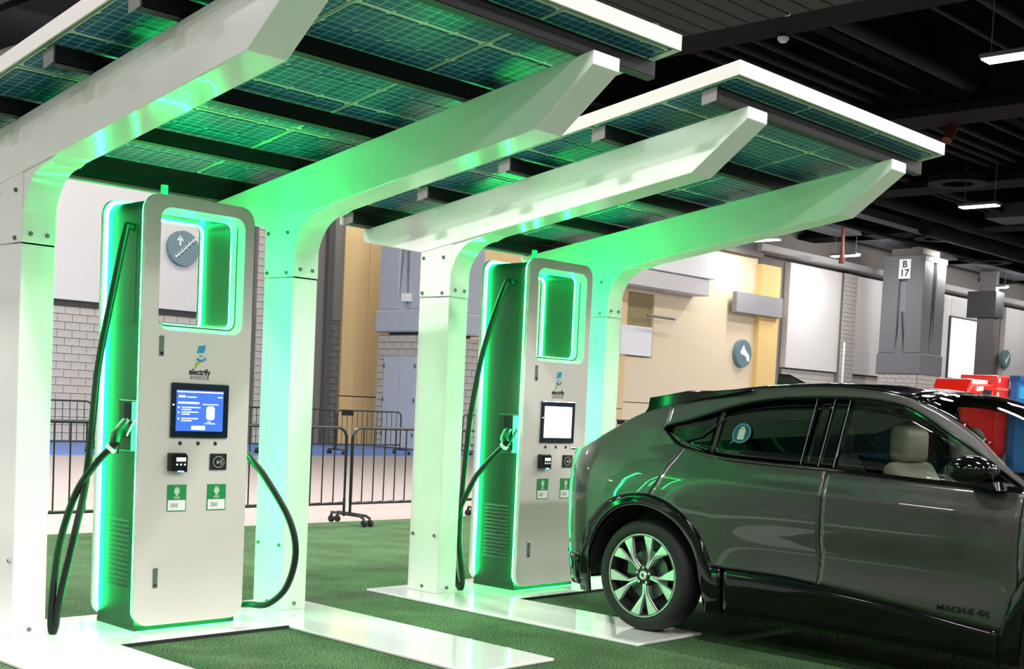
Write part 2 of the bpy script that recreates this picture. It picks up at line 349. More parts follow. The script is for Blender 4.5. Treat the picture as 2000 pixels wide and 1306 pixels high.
# white panels to the right, blocks below, pilasters between
for a, b in ((45.1, 49.55), (50.85, 54.6), (54.7, 61.0), (61.05, 64.6), (68.0, 74.0), (74.05, 80)):
    MB().box(a, b, 23.7, 24.0, 3.60, 8.2).build('white_wall_panel', WPANEL, wall, bevel=0.01, seg=1)
wr = MB().box(45.1, 62, 23.90, 24.0, 1.8, 3.55).build('trim_3', MORTAR); struct(wr)
blocks(wr, 45.1, 56.6, 2.6, 3.55, 23.9, CMU)
pr_ = MB().box(49.6, 50.8, 23.62, 24.0, 1.8, 8.2).build('trim_4', MORTAR); struct(pr_)
blocks(pr_, 49.6, 50.8, 2.2, 8.2, 23.62, CMU)
MB().box(42.0, 80, 23.2, 24.0, 8.35, 8.65).build('wall_cornice', mat('cornice_grey', rgb=(165, 163, 163), rough=0.6), wall, bevel=0.03, seg=1)
MB().tube([(49.75, 23.5, 1.5), (49.75, 23.5, 5.0)], 0.06, 8).build('wall_conduit', WHITEF, wall)
scr = MB().box(60.9, 64.5, 23.55, 23.7, 3.9, 7.05).build('projection_screen', mat('pale_screen', col=(0.9, 0.92, 1), emis=(0.9, 0.93, 1), estr=0.9), bevel=0.02, seg=1)
tag(scr, 'pale white display board on the far wall above the red vehicle', 'screen')
MB().box(60.8, 64.6, 23.6, 23.72, 3.8, 7.15).build('frame', mat('screen_frame', rgb=(60, 60, 64), rough=0.5), scr)
for i in range(6):
    for j in range(3):
        if random.random() < 0.75:
            MB().box(61.3 + i * 0.5, 61.62 + i * 0.5, 23.545, 23.55, 4.1 + j * 0.35, 4.3 + j * 0.35).build('map_patch', mat('pale_map_print', col=(0.6, 0.8, 0.85), emis=(0.66, 0.80, 0.86), estr=0.9), scr)

# round wall signs
def disc(mb, x, y, z, r, d, n=40): return mb.lathe([(0, 0.001), (0, r * 0.97), (d * 0.15, r), (d, r), (d, 0.001)], (x, y, z), ax=1, n=n)
sg = empty('round_sign', (14.77, 23.7, 5.2), 'round blue-grey sign with white stairs and up arrow, seen through the near charger', 'sign')
disc(MB(), 0, -0.14, 0, 0.47, 0.14).build('disc', SIGNB, sg, smooth=True)
st = MB()
for i in range(5):
    a, z = -0.27 + i * 0.105, -0.25 + i * 0.10
    st.box(a, a + 0.13, -0.155, -0.14, z, z + 0.045); st.box(a + 0.09, a + 0.135, -0.155, -0.14, z, z + 0.14)
st.box(-0.27 + 5 * 0.105, -0.27 + 5 * 0.105 + 0.11, -0.155, -0.14, 0.25, 0.295)
st.build('stairs_mark', WHITEF, sg)
ar = MB().box(-0.145, -0.105, -0.155, -0.14, 0.06, 0.28); ar.prism([(-0.225, 0.20), (-0.125, 0.33), (-0.025, 0.20), (-0.06, 0.18), (-0.125, 0.26), (-0.19, 0.18)], 1, -0.155, -0.14); ar.build('arrow_mark', WHITEF, sg)
sg2 = empty('round_sign', (41.65, 23.78, 4.0), 'round blue-grey sign with a white arrow mark on the pale beige wall', 'sign')
disc(MB(), 0, -0.2, 0, 0.58, 0.2).build('disc', SIGNB, sg2, smooth=True)
MB().prism([(-0.05, 0.36), (0.08, 0.16), (0.38, -0.06), (0.42, -0.28), (0.25, -0.34), (0.10, -0.12), (-0.26, -0.02), (-0.26, 0.10)], 1, -0.215, -0.2).build('white_mark', WHITEF, sg2)
sg3 = empty('round_sign', (68.0, 23.7, 5.26), 'round blue-grey sign with a white slash at the far right wall', 'sign')
disc(MB(), 0, -0.2, 0, 0.52, 0.2).build('disc', SIGNB, sg3, smooth=True)
MB().prism([(0.2, 0.28), (0.28, 0.18), (-0.1, -0.3), (-0.22, -0.02), (-0.12, 0.02), (-0.06, -0.12)], 1, -0.215, -0.2).build('white_mark', WHITEF, sg3)

# structural pillars
def pillar(name, X0, X1, Y0, Y1, zb, ztop, band, m=PILLAR):
    """tapered-slot clad pillar; zb = bottom of the cladding"""
    core = MB().box(X0 + 0.25, X1 - 0.25, Y0 + 0.25, Y1 - 0.25, -0.02, ztop + 0.4).build(name, MORTAR); struct(core)
    cl = MB(); cx, cy = (X0 + X1) / 2, (Y0 + Y1) / 2
    w = 0.20
    # four corner posts leave a slot in the middle of every face
    for (xa, xb) in ((X0, cx - w), (cx + w, X1)):
        for (ya, yb) in ((Y0, cy - w), (cy + w, Y1)): cl.box(xa, xb, ya, yb, band, ztop)
    cl.build('pillar_cladding', m, core, bevel=0.03, seg=1)
    MB().box(X0 - 0.06, X1 + 0.06, Y0 - 0.06, Y1 + 0.06, zb, band).build('pillar_flare', m, core, bevel=0.04, seg=1)
    MB().box(X0 - 0.03, X1 + 0.03, Y0 - 0.03, Y1 + 0.03, ztop - 0.25, ztop).build('pillar_cap', m, core, bevel=0.02, seg=1)
    # wedge that closes each slot towards the bottom
    dk = mat('slot_grey', rgb=(132, 138, 146), rough=0.7)
    wd = MB()
    wd.prism([(cy - w, band), (cy + w, band), (cy, band + 1.9)], 0, X0 + 0.01, X0 + 0.2)
    wd.prism([(cx - w, band), (cx + w, band), (cx, band + 1.9)], 1, Y0 + 0.01, Y0 + 0.2)
    wd.build('slot_wedge', m, core)
    MB().box(X0 + 0.2, X1 - 0.2, Y0 + 0.2, Y1 - 0.2, band, ztop - 0.1).build('slot_back', dk, core)
    return core
p1 = pillar('trim_5', 20.88, 23.1, 20.5, 22.7, 3.40, 9.2, 4.05)
MB().box(20.93, 23.05, 20.55, 22.65, -0.02, 3.32).build('block_backing', MORTAR, p1)
blocks(p1, 20.55, 22.65, 2.7, 3.32, 20.93, CMU, axis='x'); blocks(p1, 22.36, 22.65, 0.0, 2.7, 20.93, CMU, axis='x', bw=0.40); blocks(p1, 20.93, 23.05, 0.0, 3.32, 20.55, CMU)
MB().box(20.9, 20.94, 20.86, 22.36, 0, 2.72).build('door_frame', DOORM, p1)
for a, b in ((20.90, 21.59), (21.61, 22.32)):
    d = MB().box(20.85, 20.9, a, b, 0.02, 2.67).build('door_leaf', DOORM, p1, bevel=0.008, seg=1)
    for z in (0.35, 1.35, 2.35): MB().box(20.835, 20.85, (a if a < 21 else b - 0.05), (a + 0.05 if a < 21 else b), z, z + 0.12).build('hinge', BOLT, d)
MB().box(20.7, 20.88, 21.2, 21.48, 4.27, 4.5).build('junction_box', WHITEF, p1, bevel=0.01, seg=1)
p2 = pillar('trim_6', 50.2, 52.4, 20.0, 22.0, 3.60, 8.95, 4.55, mat('grey_pillar_paint', rgb=(112, 113, 118), rough=0.6))
blocks(p2, 20.05, 21.95, 2.6, 3.60, 50.25, CMU, axis='x'); blocks(p2, 50.25, 52.35, 2.6, 3.60, 20.05, CMU)
pl_ = MB().box(50.13, 50.17, 20.63, 21.19, 7.9, 8.78).build('plate', WHITEF); tag(pl_, 'white plate lettered B 17 on the grey pillar above the car', 'sign')
DK = mat('dark_print', rgb=(50, 50, 52), rough=0.6)
text('letter', 'B', 0.42, (50.12, 20.91, 8.54), FACE_X, DK, pl_, 0.004, 0.008)
text('numerals', '17', 0.44, (50.12, 20.91, 8.15), FACE_X, DK, pl_, 0.004, 0.008)
p3 = MB().box(60.1, 60.45, 20.98, 21.85, -0.02, 9.3).build('trim_7', mat('far_pillar_dark', rgb=(96, 92, 92), rough=0.9, bump=(8, 0.4))); struct(p3)
p3.location = (0.0, 0, 0)
MB().box(60.0, 61.05, 20.9, 22.4, 6.95, 8.3).build("duct_collar", mat('dark_collar', rgb=(66, 66, 70), rough=0.4, metal=0.4), p3, bevel=0.02, seg=1)

ew = MB().box(79.7, 80, -22, 24.0, -0.02, 11.6).build('wall_front', mat('end_wall_grey', rgb=(96, 94, 94), rough=0.8)); struct(ew)
# ceiling
ce = MB().box(-25, 80, -22, 24.3, 11.6, 11.9).build('ceiling', DECK); struct(ce)
sl = MB()
for i in range(60):
    y = -12 + i * 0.6; sl.box(-20, 78, y, y + 0.07, 11.42, 11.6)
sl_o = sl.build('deck_ribs', JOIST, ce); sl_o['kind'] = 'stuff'
BEAMM = mat('beam_black', rgb=(17, 16, 18), rough=0.75, spec=0.08)
for x in (-0.4, 9.0, 18.4, 27.8, 37.2, 46.6, 56.0, 65.4):
    MB().box(x - 0.34, x + 0.34, -20, 23.9, 9.5, 11.5).box(x - 0.7, x + 0.7, -20, 23.9, 9.3, 9.52).build('roof_beam', BEAMM, ce)
for y in (-1.0, 9.0, 18.0):
    MB().box(-24, 79, y - 0.2, y + 0.2, 10.3, 11.5).build('cross_beam', DECK, ce)
for k, (y, z, r, x0, x1) in enumerate(((7.6, 9.9, 0.18, 19.2, 36.0), (9.9, 9.95, 0.09, 18.8, 74), (10.3, 9.85, 0.09, 18.8, 74), (10.7, 9.8, 0.08, 18.8, 74), (11.1, 9.75, 0.08, 18.8, 74), (8.9, 9.9, 0.06, 18.8, 74), (14.0, 9.6, 0.12, 28, 74), (14.5, 9.6, 0.06, 28, 74), (16.0, 9.4, 0.24, 34, 74), (17.0, 9.2, 0.34, 44, 74), (19.8, 9.3, 0.12, 36, 75), (5.6, 9.9, 0.06, 18, 50), (4.6, 9.9, 0.1, 18, 50))):
    MB().tube([(x0, y, z), (x1, y, z)], r, 12).build('ceiling_pipe', DUCT, ce, smooth=True)
MB().box(40, 74, 20.8, 22.0, 9.3, 9.7).box(34, 60, 17.8, 18.4, 9.25, 9.55).box(44, 74, 13.0, 14.6, 9.35, 9.9).build('cable_tray', mat('bluish_duct', rgb=(44, 47, 54), rough=0.5), ce)
for (x, y) in ((36.0, 12.0), (47.5, 18.2), (56, 19.5), (38, 18.5)):
    MB().lathe([(0, 0.5), (0.2, 0.55), (0.25, 0.9), (0.0, 0.95), (0.0, 0.5)], (x, y, 9.2), ax=2, n=24).build('air_diffuser', DUCT, ce, smooth=True)
MB().tube([(44.0, 20.6, 7.9), (44.0, 20.6, 8.6), (43.95, 20.6, 9.6)], [0.13, 0.07, 0.07], 8).tube([(28.4, 8.8, 8.9), (28.7, 8.8, 9.3)], 0.14, 8).build('red_sprinkler_pipe', mat('sprinkler_red', rgb=(96, 34, 24), rough=0.5), ce)
# slotted deck panels beside the roof beam
sp_m = mat('slotted_deck_panel', rgb=(46, 44, 46), rough=0.8)
for i in range(11):
    MB().box(12.4, 17.3, 4.9 + i * 0.46, 5.32 + i * 0.46, 9.05, 9.12).build('deck_panel', sp_m, ce, bevel=0.015, seg=1)
for i in range(6):
    MB().box(6.6, 10.9, 18.2 + i * 0.9, 19.0 + i * 0.9, 9.45, 9.55).build('deck_panel', sp_m, ce, bevel=0.02, seg=1)
MB().box(6.4, 11.2, 17.95, 18.15, 9.3, 9.45).build('deck_rail', mat('deck_rail_grey', rgb=(84, 82, 84), rough=0.5), ce)
FL = ['twin-tube ceiling light nearest the grey pillar top, over the car roof', 'flat ceiling light just under the far canopy beam tip', 'small ceiling light peeking out below the far green canopy beam', 'ceiling light at the very top right edge of the picture', 'far ceiling light to the right of the grey pillar']
for (x, y), lb in zip(SEEN_LAMPS, FL):
    f = empty('ceiling_light', (x, y, 8.46), lb, 'ceiling light', group='hall ceiling lights')
    MB().box(-0.22, 0.22, -0.64, 0.64, 0.03, 0.12).build('housing', FIX, f, bevel=0.01, seg=1)
    MB().box(-0.19, 0.19, -0.60, 0.60, 0.0, 0.03).build('diffuser', LAMPW, f)
    for s in (-0.5, 0.5): MB().tube([(0, s, 0.12), (0, s, 1.35)], 0.012, 6).build('hanger', FIX, f)
for (x, y, z, lb) in ((16.3, 9.2, 8.95, 'small white dome detector on the beam above the near canopy corner'), (17.4, 6.88, 9.1, 'white funnel shaped sensor under the black roof beam'), (17.4, 6.06, 9.15, 'small square white sensor at the top edge of the picture'), (19.05, 7.98, 9.15, 'white flat sensor on a bent arm beside the roof beam')):
    d = empty('ceiling_sensor', (x, y, z), lb, 'sensor')
    MB().lathe([(0, 0.001), (0, 0.07), (0.06, 0.12), (0.1, 0.12), (0.1, 0.001)], (0, 0, 0), ax=2, n=16).build('body', mat('sensor_white', rgb=(200, 198, 200), rough=0.6), d, smooth=True)
    MB().tube([(0, 0, 0.09), (0, 0, 0.25)], 0.02, 6).build('stem', FIX, d)

# ================================================================ CANOPY STATIONS
CX0, CX1, CYF, CYR = -0.883, 1.833, -2.445, 1.17
def cz(y): return 3.454 - 0.154 * (y + 2.445)
SLOPE = -math.atan(0.154)
cell_me = None
def cell_mesh():
    a, b, ch = 0.1045, 0.1265, 0.016
    pts = [(-a + ch, -b), (a - ch, -b), (a, -b + ch), (a, b - ch), (a - ch, b), (-a + ch, b), (-a, b - ch), (-a, -b + ch)]
    o = MB().prism(pts, 2, -0.004, 0.0).build('solar_cell', CELL); me = o.data; bpy.data.objects.remove(o); return me
cell_me = cell_mesh()
_b = MB().lathe([(-0.012, 0.001), (-0.012, 0.010), (0, 0.014)], (0, 0, 0), ax=0, n=8).build('bolt', BOLT, smooth=True); bolt_me = _b.data; bpy.data.objects.remove(_b)
def station(ox, oy, rz, which):
    lab = ('nearer white solar canopy with two cantilever beams over the charger with the blue screen', 'farther white solar canopy with two cantilever beams over the charger with the white screen')[which]
    T = empty('solar_canopy', (ox, oy, 0), lab, 'canopy', rz, 'solar canopies over the chargers')
    for (a, b) in ((-0.641, -0.443), (1.218, 1.417)):
        c = MB().box(a, b, 0.168, 0.495, 0.018, 2.243).build('column', WHITE, T, bevel=0.004, seg=1)
        h = MB().box(a - 0.002, b + 0.002, 0.165, 0.498, 2.250, 2.70).build('column_head', WHITE, T, bevel=0.004, seg=1)
        for (y, z) in ((0.461, 2.543), (0.243, 2.541), (0.461, 2.28), (0.243, 2.275)):
            o = link('bolt', bolt_me, None, h); o.location = (a - 0.003, y, z)
        for (y, z) in ((0.454, 0.45), (0.215, 0.455), (0.33, 0.06)):
            o = link('bolt', bolt_me, None, c); o.location = (a - 0.001, y, z)
        for (x, z) in ((a + 0.05, 2.30), (b - 0.05, 2.30), (a + 0.1, 0.06)):
            o = link('bolt', bolt_me, None, h if z > 2 else c); o.location = (x, 0.165, z); o.rotation_euler = (0, 0, PI / 2)
        a2, b2 = a - 0.006, b + 0.012
        prof = [(-2.37, 3.335), (-2.37, 3.262), (-1.975, 2.968), (0.49, 2.585), (1.165, 2.70), (1.20, 2.790)]
        MB().prism(prof, 0, a2, b2).build('beam', WHITE, T, bevel=0.006, seg=2)
        g = [(0.17, 2.22)] + [(-0.115 + 0.285 * math.cos(t), 2.36 + 0.30 * math.sin(t)) for t in [k * PI / 2 / 14 for k in range(15)]] + [(-0.24, 2.705), (0.17, 2.70)]
        MB().prism(g, 0, a + 0.004, b - 0.004).build('gusset', WHITE, T, smooth=True, angle=25)
    # purlins
    for y in (-2.29, -1.44, -0.61, 0.21, 1.05):
        zt = cz(y) - 0.012; zb = zt - 0.088
        p = MB().prism([(y, zb), (y, zt), (y + 0.008, zt), (y + 0.008, zb)], 0, CX0 + 0.03, CX1 - 0.0).build('purlin', PURLIN, T)
        MB().prism([(y, zb - 0.004), (y, zb + 0.004), (y + 0.05, zb - 0.004), (y + 0.05, zb - 0.011)], 0, CX0 + 0.03, CX1 - 0.0).build('flange', FLANGE, p)
        MB().prism([(y + 0.008, zb + 0.004), (y + 0.115, zb - 0.014), (y + 0.115, zb + 0.066), (y + 0.008, zt)], 0, CX0 + 0.022, CX0 + 0.03).build('end_plate', GALV, p)
    # solar modules 3 x 3, each a glass-backed slab with 16 cells
    xs = ((-0.868, 0.0), (0.020, 0.888), (0.908, 1.776)); ys = ((-2.43, -1.336), (-1.322, -0.222), (-0.208, 0.892))
    for (xa, xb) in xs:
        for (ya, yb) in ys:
            xm, ym = (xa + xb) / 2, (ya + yb) / 2; hx, hy = (xb - xa) / 2, (yb - ya) / 2
            mo = MB().box(-hx, hx, -hy, hy, 0.0, 0.010).build('solar_module', CELLBACK, T); mo.location = (xm, ym, cz(ym)); mo.rotation_euler = (SLOPE, 0, 0)
            for i in range(4):
                for j in range(4):
                    c = link('solar_cell', cell_me, None, mo); c.location = (-0.3195 + i * 0.213, (-0.404, -0.145, 0.145, 0.404)[j], -0.001)
    # rear cover strip and trims
    def slab(x0, x1, y0, y1, zl, zh, nm, m):
        return MB().add([(x0, y0, cz(y0) + zl), (x1, y0, cz(y0) + zl), (x1, y1, cz(y1) + zl), (x0, y1, cz(y1) + zl), (x0, y0, cz(y0) + zh), (x1, y0, cz(y0) + zh), (x1, y1, cz(y1) + zh), (x0, y1, cz(y1) + zh)],
                        [(0, 3, 2, 1), (4, 5, 6, 7), (0, 1, 5, 4), (1, 2, 6, 5), (2, 3, 7, 6), (3, 0, 4, 7)]).build(nm, m, T)
    slab(CX0, CX1, 0.894, CYR, 0.0, 0.01, 'rear_cover', PURLIN)
    slab(CX0 + 0.01, CX1 - 0.01, CYF + 0.01, CYR, 0.012, 0.05, 'roof_skin', FASCIA)
    slab(CX0 - 0.012, CX0, CYF, CYR, 0.0, 0.085, 'side_fascia', FASCIA); slab(CX1, CX1 + 0.012, CYF, CYR, 0.0, 0.085, 'side_fascia', FASCIA)
    slab(CX0 - 0.012, CX1 + 0.012, CYF - 0.012, CYF, 0.0, 0.085, 'front_fascia', FASCIA); slab(CX0, CX1, CYR, CYR + 0.012, -0.09, 0.085, 'rear_fascia', FASCIA)
    slab(CX1 - 0.05, CX1, CYF, CYR, -0.004, 0.0, 'edge_strip', CELLBACK)
    # ground plates
    for (a, b) in ((-0.93, -0.23), (0.925, 1.605)):
        MB().box(a, b, -1.955, 0.64, 0.0, 0.018).build('base_plate', BASEP, T, bevel=0.004, seg=1)
    MB().box(-0.228, 0.923, -0.315, 0.64, 0.0, 0.017).build('base_plate', BASEP, T, bevel=0.003, seg=1)
    MB().box(-0.23, 0.925, -0.322, -0.312, 0.0, 0.02).build('plate_edge_strip', mat('dark_edge', rgb=(40, 44, 42)), T)
    return T

SCRB = mat('screen_blue', col=(0.03, 0.12, 0.55), emis=(0.05, 0.17, 0.75), estr=0.7)
SCRW = mat('screen_glow_white', col=(1, 1, 1), emis=(0.93, 0.98, 1.0), estr=2.2)
UIW = mat('screen_text_white', col=(1, 1, 1), emis=(0.85, 0.92, 1.0), estr=1.15)
BEZEL = mat('screen_bezel', rgb=(14, 34, 46), rough=0.15, coat=0.5)
GREENS = mat('green_label', rgb=(30, 140, 72), rough=0.4)
LABW = mat('label_white', rgb=(238, 240, 236), rough=0.4)
LOGOB = mat('logo_blue', rgb=(30, 150, 180), rough=0.4); LOGOG = mat('logo_green', rgb=(140, 168, 60), rough=0.4)
def charger(ox, oy, rz, which):
    lab = ('nearer tall charging station with blue screen and green light edges', 'farther tall charging station with glowing white screen behind the car')[which]
    T = empty('charging_station', (ox, oy, 0.017), lab, 'charging station', rz, 'charging stations under the canopies')
    XW, H = 0.755, 2.592
    out = rrect(0.0, XW, 0.035, H, (0.09, 0.09, 0.10, 0.10)); op = rrect(0.100, 0.685, 1.800, 2.520, 0.07)
    op2 = rrect(0.135, 0.650, 1.845, 2.490, 0.045)
    # front panel + its reveal, rear panel
    plate_with_hole('front_panel', out, op, -0.045, -0.012, PANEL, T)
    mb = MB(); n = len(op)
    mb.add([(p[0], -0.046, p[1]) for p in op] + [(p[0], 0.045, p[1]) for p in op2], [(i, (i + 1) % n, n + (i + 1) % n, n + i) for i in range(n)]); mb.build('opening_reveal', REVEAL, T, smooth=True)
    plate_with_hole('rear_panel', out, rrect(0.100, 0.685, 1.800, 2.520, 0.07), 0.445, 0.475, PANEL, T)
    mb = MB(); mb.add([(p[0], 0.476, p[1]) for p in op] + [(p[0], 0.40, p[1]) for p in op2], [(i, (i + 1) % n, n + (i + 1) % n, n + i) for i in range(n)]); mb.build('opening_reveal', REVEAL, T, smooth=True)
    # inset body
    bo = rrect(0.030, XW - 0.030, 0.0, H - 0.030, (0.004, 0.004, 0.07, 0.07)); bi = rrect(0.122, 0.663, 1.832, 2.503, 0.05)
    body = plate_with_hole('body', bo, bi, 0.004, 0.440, BODYG, T)
    MB().box(0.028, XW - 0.028, 0.0, 0.442, 0.0, 0.03).build('plinth', BODYG, T)
    # LED bands: one behind each panel edge and one inside each opening
    for (y0, y1, nm) in ((-0.012, 0.006, 'light_strip'), (0.430, 0.446, 'light_strip')):
        ring(nm, rrect(0.006, XW - 0.006, 0.041, H - 0.006, (0.085, 0.085, 0.095, 0.095)), rrect(0.026, XW - 0.026, 0.060, H - 0.026, (0.07, 0.07, 0.08, 0.08)), y0, y1, LED, T)
    for (y0, y1) in ((0.046, 0.060), (0.385, 0.399)):
        ring('opening_light_strip', rrect(0.121, 0.664, 1.831, 2.504, 0.05), rrect(0.133, 0.652, 1.843, 2.492, 0.045), y0, y1, LED, T)
    # side details, both sides
    for sgn, X in ((-1, 0.030), (1, XW - 0.030)):
        def bx(a, b, y0, y1, z0, z1):
            xa, xb = X + sgn * a, X + sgn * b; return MB().box(min(xa, xb), max(xa, xb), y0, y1, z0, z1)
        bx(-0.01, 0.002, 0.11, 0.27, 1.83, 2.42).build('cable_slot', SLOT, T)
        hk = MB().tube([(X, 0.15, 2.40), (X + sgn * 0.05, 0.15, 2.40)], 0.022, 12).build('cable_gland', RUBBER, T, smooth=True)
        ho = bx(-0.005, 0.012, 0.01, 0.235, 1.07, 1.375).build('holster', SLOT, T, bevel=0.004, seg=1)
        bx(0.012, 0.016, 0.02, 0.075, 1.075, 1.365).build('holster_light_edge', mat('holster_glow', col=(0.1, 0.9, 0.35), emis=(0.03, 0.9, 0.28), estr=1.3), ho)
        bx(0.012, 0.014, 0.085, 0.17, 1.15, 1.36).build('socket_recess', BLACK, ho)
        for k in range(15):
            z = 0.235 + k * 0.029
            xa, xb = X + sgn * 0.001, X + sgn * 0.006
            MB().add([(xa, 0.09, z), (xa, 0.35, z), (xb, 0.35, z + 0.004), (xb, 0.09, z + 0.004), (xa, 0.09, z + 0.018), (xa, 0.35, z + 0.018)], [(0, 1, 2, 3), (3, 2, 5, 4), (0, 3, 4), (1, 5, 2)]).build('louvre', SLOT, T)
    MB().tube([(0.20, 0.10, H - 0.03), (0.20, 0.10, H + 0.075)], 0.022, 12).build('status_beacon', mat('beacon_green', rgb=(90, 190, 120), rough=0.3), T, smooth=True)
    F = -0.0455
    # latches, lamps, reader, labels
    for (x, z) in ((0.127, 1.705), (0.132, 0.32)):
        l = MB().box(x - 0.016, x + 0.016, F - 0.006, F, z - 0.06, z + 0.06).build('latch', mat('latch_steel', rgb=(120, 134, 126), rough=0.3, metal=0.5), T, bevel=0.003, seg=1)
        MB().lathe([(0, 0.001), (-0.003, 0.008), (0, 0.011)], (x, F - 0.006, z - 0.045), ax=1, n=12).build('lock', BLACK, l)
    bz = MB().box(0.197, 0.599, F - 0.016, F, 1.161, 1.492).build('screen_bezel', BEZEL, T, bevel=0.008, seg=3)
    sc = MB().box(0.229, 0.556, F - 0.018, F - 0.014, 1.203, 1.450).build('display', SCRB if which == 0 else SCRW, bz)
    y = F - 0.0192
    if which == 0:
        ui = [(0.231, 0.554, 1.436, 1.443), (0.245, 0.290, 1.405, 1.418), (0.300, 0.365, 1.405, 1.411), (0.515, 0.548, 1.408, 1.414), (0.240, 0.385, 1.368, 1.379), (0.265, 0.395, 1.343, 1.349), (0.265, 0.330, 1.330, 1.336), (0.265, 0.380, 1.315, 1.321), (0.265, 0.320, 1.302, 1.308), (0.265, 0.380, 1.276, 1.282), (0.265, 0.335, 1.263, 1.269), (0.240, 0.250, 1.340, 1.350), (0.240, 0.250, 1.310, 1.320), (0.240, 0.250, 1.272, 1.282), (0.410, 0.520, 1.364, 1.369), (0.425, 0.500, 1.248, 1.253), (0.445, 0.470, 1.258, 1.263)]
        mb = MB()
        for a, b, c, d in ui: mb.box(a, b, y, y + 0.001, c, d)
        mb.build('screen_text_lines', UIW, bz)
        MB().prism(rrect(0.437, 0.495, 1.273, 1.356, 0.018, 5), 1, y - 0.0002, y + 0.001).build('screen_car_icon', UIW, bz)
        b_ = MB().box(0.335, 0.430, y - 0.0002, y + 0.001, 1.212, 1.236).build('screen_button', UIW, bz)
    else:
        MB().box(0.24, 0.55, y, y + 0.001, 1.225, 1.245).build('screen_footer', mat('screen_pale', col=(0.8, 0.9, 1), emis=(0.85, 0.95, 1), estr=1.6), bz)
    MB().box(0.204, 0.216, F - 0.0175, F - 0.015, 1.355, 1.364).build('bezel_led', UIW, bz)
    for x in (0.273, 0.397, 0.519):
        MB().lathe([(0, 0.001), (-0.004, 0.011), (0, 0.014)], (x, F, 1.128), ax=1, n=12).build('indicator', mat('indicator_dark', rgb=(90, 88, 84), rough=0.4), T, smooth=True)
        MB().prism([(x - 0.005, 1.136), (x + 0.008, 1.126), (x - 0.002, 1.120)], 1, F - 0.006, F - 0.004).build('indicator_mark', BLACK, T)
    cr = MB().prism([(0.188, 0.962), (0.300, 0.955), (0.302, 1.055), (0.290, 1.072), (0.188, 1.072)], 1, F - 0.05, F).build('card_reader', BLACK, T, bevel=0.006, seg=2)
    MB().box(0.222, 0.285, F - 0.052, F - 0.0495, 1.022, 1.045).build('reader_display', mat('reader_glow', col=(0.5, 0.8, 1), emis=(0.55, 0.8, 1), estr=2.0), cr)
    for k in range(3): MB().box(0.222 + k * 0.026, 0.232 + k * 0.026, F - 0.052, F - 0.0495, 0.998, 1.008).build('reader_key', UIW, cr)
    MB().box(0.232, 0.272, F - 0.054, F - 0.048, 0.958, 0.966).build('reader_slot_light', mat('slot_blue', col=(0.2, 0.4, 1), emis=(0.15, 0.4, 1), estr=3), cr)
    nf = MB().box(0.483, 0.601, F - 0.010, F, 0.966, 1.067).build('contactless_pad', mat('pad_dark', rgb=(28, 34, 34), rough=0.35), T, bevel=0.003, seg=1)
    UIP = mat('pad_print', rgb=(188, 196, 192), rough=0.5)
    for r0, a0, a1 in ((0.034, 0, 2 * PI), (0.022, -1.0, 1.0), (0.014, -1.0, 1.0)):
        pts = [(0.542 + r0 * math.cos(a0 + (a1 - a0) * k / 20) * 1.15, F - 0.0105, 1.016 + r0 * math.sin(a0 + (a1 - a0) * k / 20)) for k in range(21)]
        MB().tube(pts, 0.0018, 5).build('contactless_mark', UIP, nf)
    MB().prism([(0.528, 1.024), (0.552, 1.016), (0.530, 1.004)], 1, F - 0.0112, F - 0.0095).build('contactless_mark', UIP, nf)
    for (x0, x1) in ((0.195, 0.326), (0.472, 0.606)):
        s = MB().box(x0, x1, F - 0.0025, F, 0.717, 0.878).build('rate_label', GREENS, T)
        MB().box(x0 + 0.006, x1 - 0.006, F - 0.0032, F - 0.002, 0.723, 0.785).build('label_white_field', LABW, s)
        xc = (x0 + x1) / 2
        mk = MB().prism(rrect(xc - 0.018, xc + 0.018, 0.822, 0.858, 0.012, 5), 1, F - 0.0034, F - 0.002).box(xc - 0.010, xc - 0.004, F - 0.0034, F - 0.002, 0.856, 0.867).box(xc + 0.004, xc + 0.010, F - 0.0034, F - 0.002, 0.856, 0.867).box(xc - 0.008, xc + 0.008, F - 0.0034, F - 0.002, 0.812, 0.824)
        mk.build('plug_icon', mat('label_icon', rgb=(190, 216, 190), rough=0.5), s)
        text('label_text', 'CCS', 0.020, (xc, F - 0.003, 0.800), FACE_Y, LABW, s, 0.0004, 0.0004)
        text('label_power_text', '350', 0.034, (xc - 0.018, F - 0.0036, 0.752), FACE_Y, mat('grey_print', rgb=(120, 140, 124)), s, 0.0004, 0.0006)
    # emblem: plug shape over a wedge
    xc = 0.398
    MB().prism([(xc - 0.030, 1.674), (xc + 0.022, 1.680), (xc + 0.032, 1.726), (xc - 0.018, 1.720)], 1, F - 0.002, F).build('emblem_block', LOGOB, T)
    pts = [(xc + 0.002 + 0.030 * math.cos(a), F - 0.001, 1.656 + 0.026 * math.sin(a)) for a in [-PI * 0.1 - k * PI * 0.75 / 14 for k in range(15)]]
    MB().tube(pts, [0.0075] * 15, 6).build('emblem_arc', LOGOB, T, smooth=True)
    MB().box(xc - 0.012, xc + 0.010, F - 0.002, F, 1.655, 1.662).build('emblem_bar', LOGOB, T)
    MB().prism([(xc - 0.036, 1.618), (xc - 0.003, 1.624), (xc - 0.042, 1.574)], 1, F - 0.002, F).build('emblem_wedge', LOGOG, T)
    text('wordmark_upper', 'electrify', 0.052, (xc - 0.006, F - 0.001, 1.552 + 0.008), FACE_Y, BLACK, T, 0.0005, 0.0013, sx=0.88)
    text('wordmark_lower', 'america', 0.046, (xc - 0.006, F - 0.001, 1.552 - 0.022), FACE_Y, mat('wordmark_grey', rgb=(110, 110, 108)), T, 0.0006, 0.0, sx=0.92)
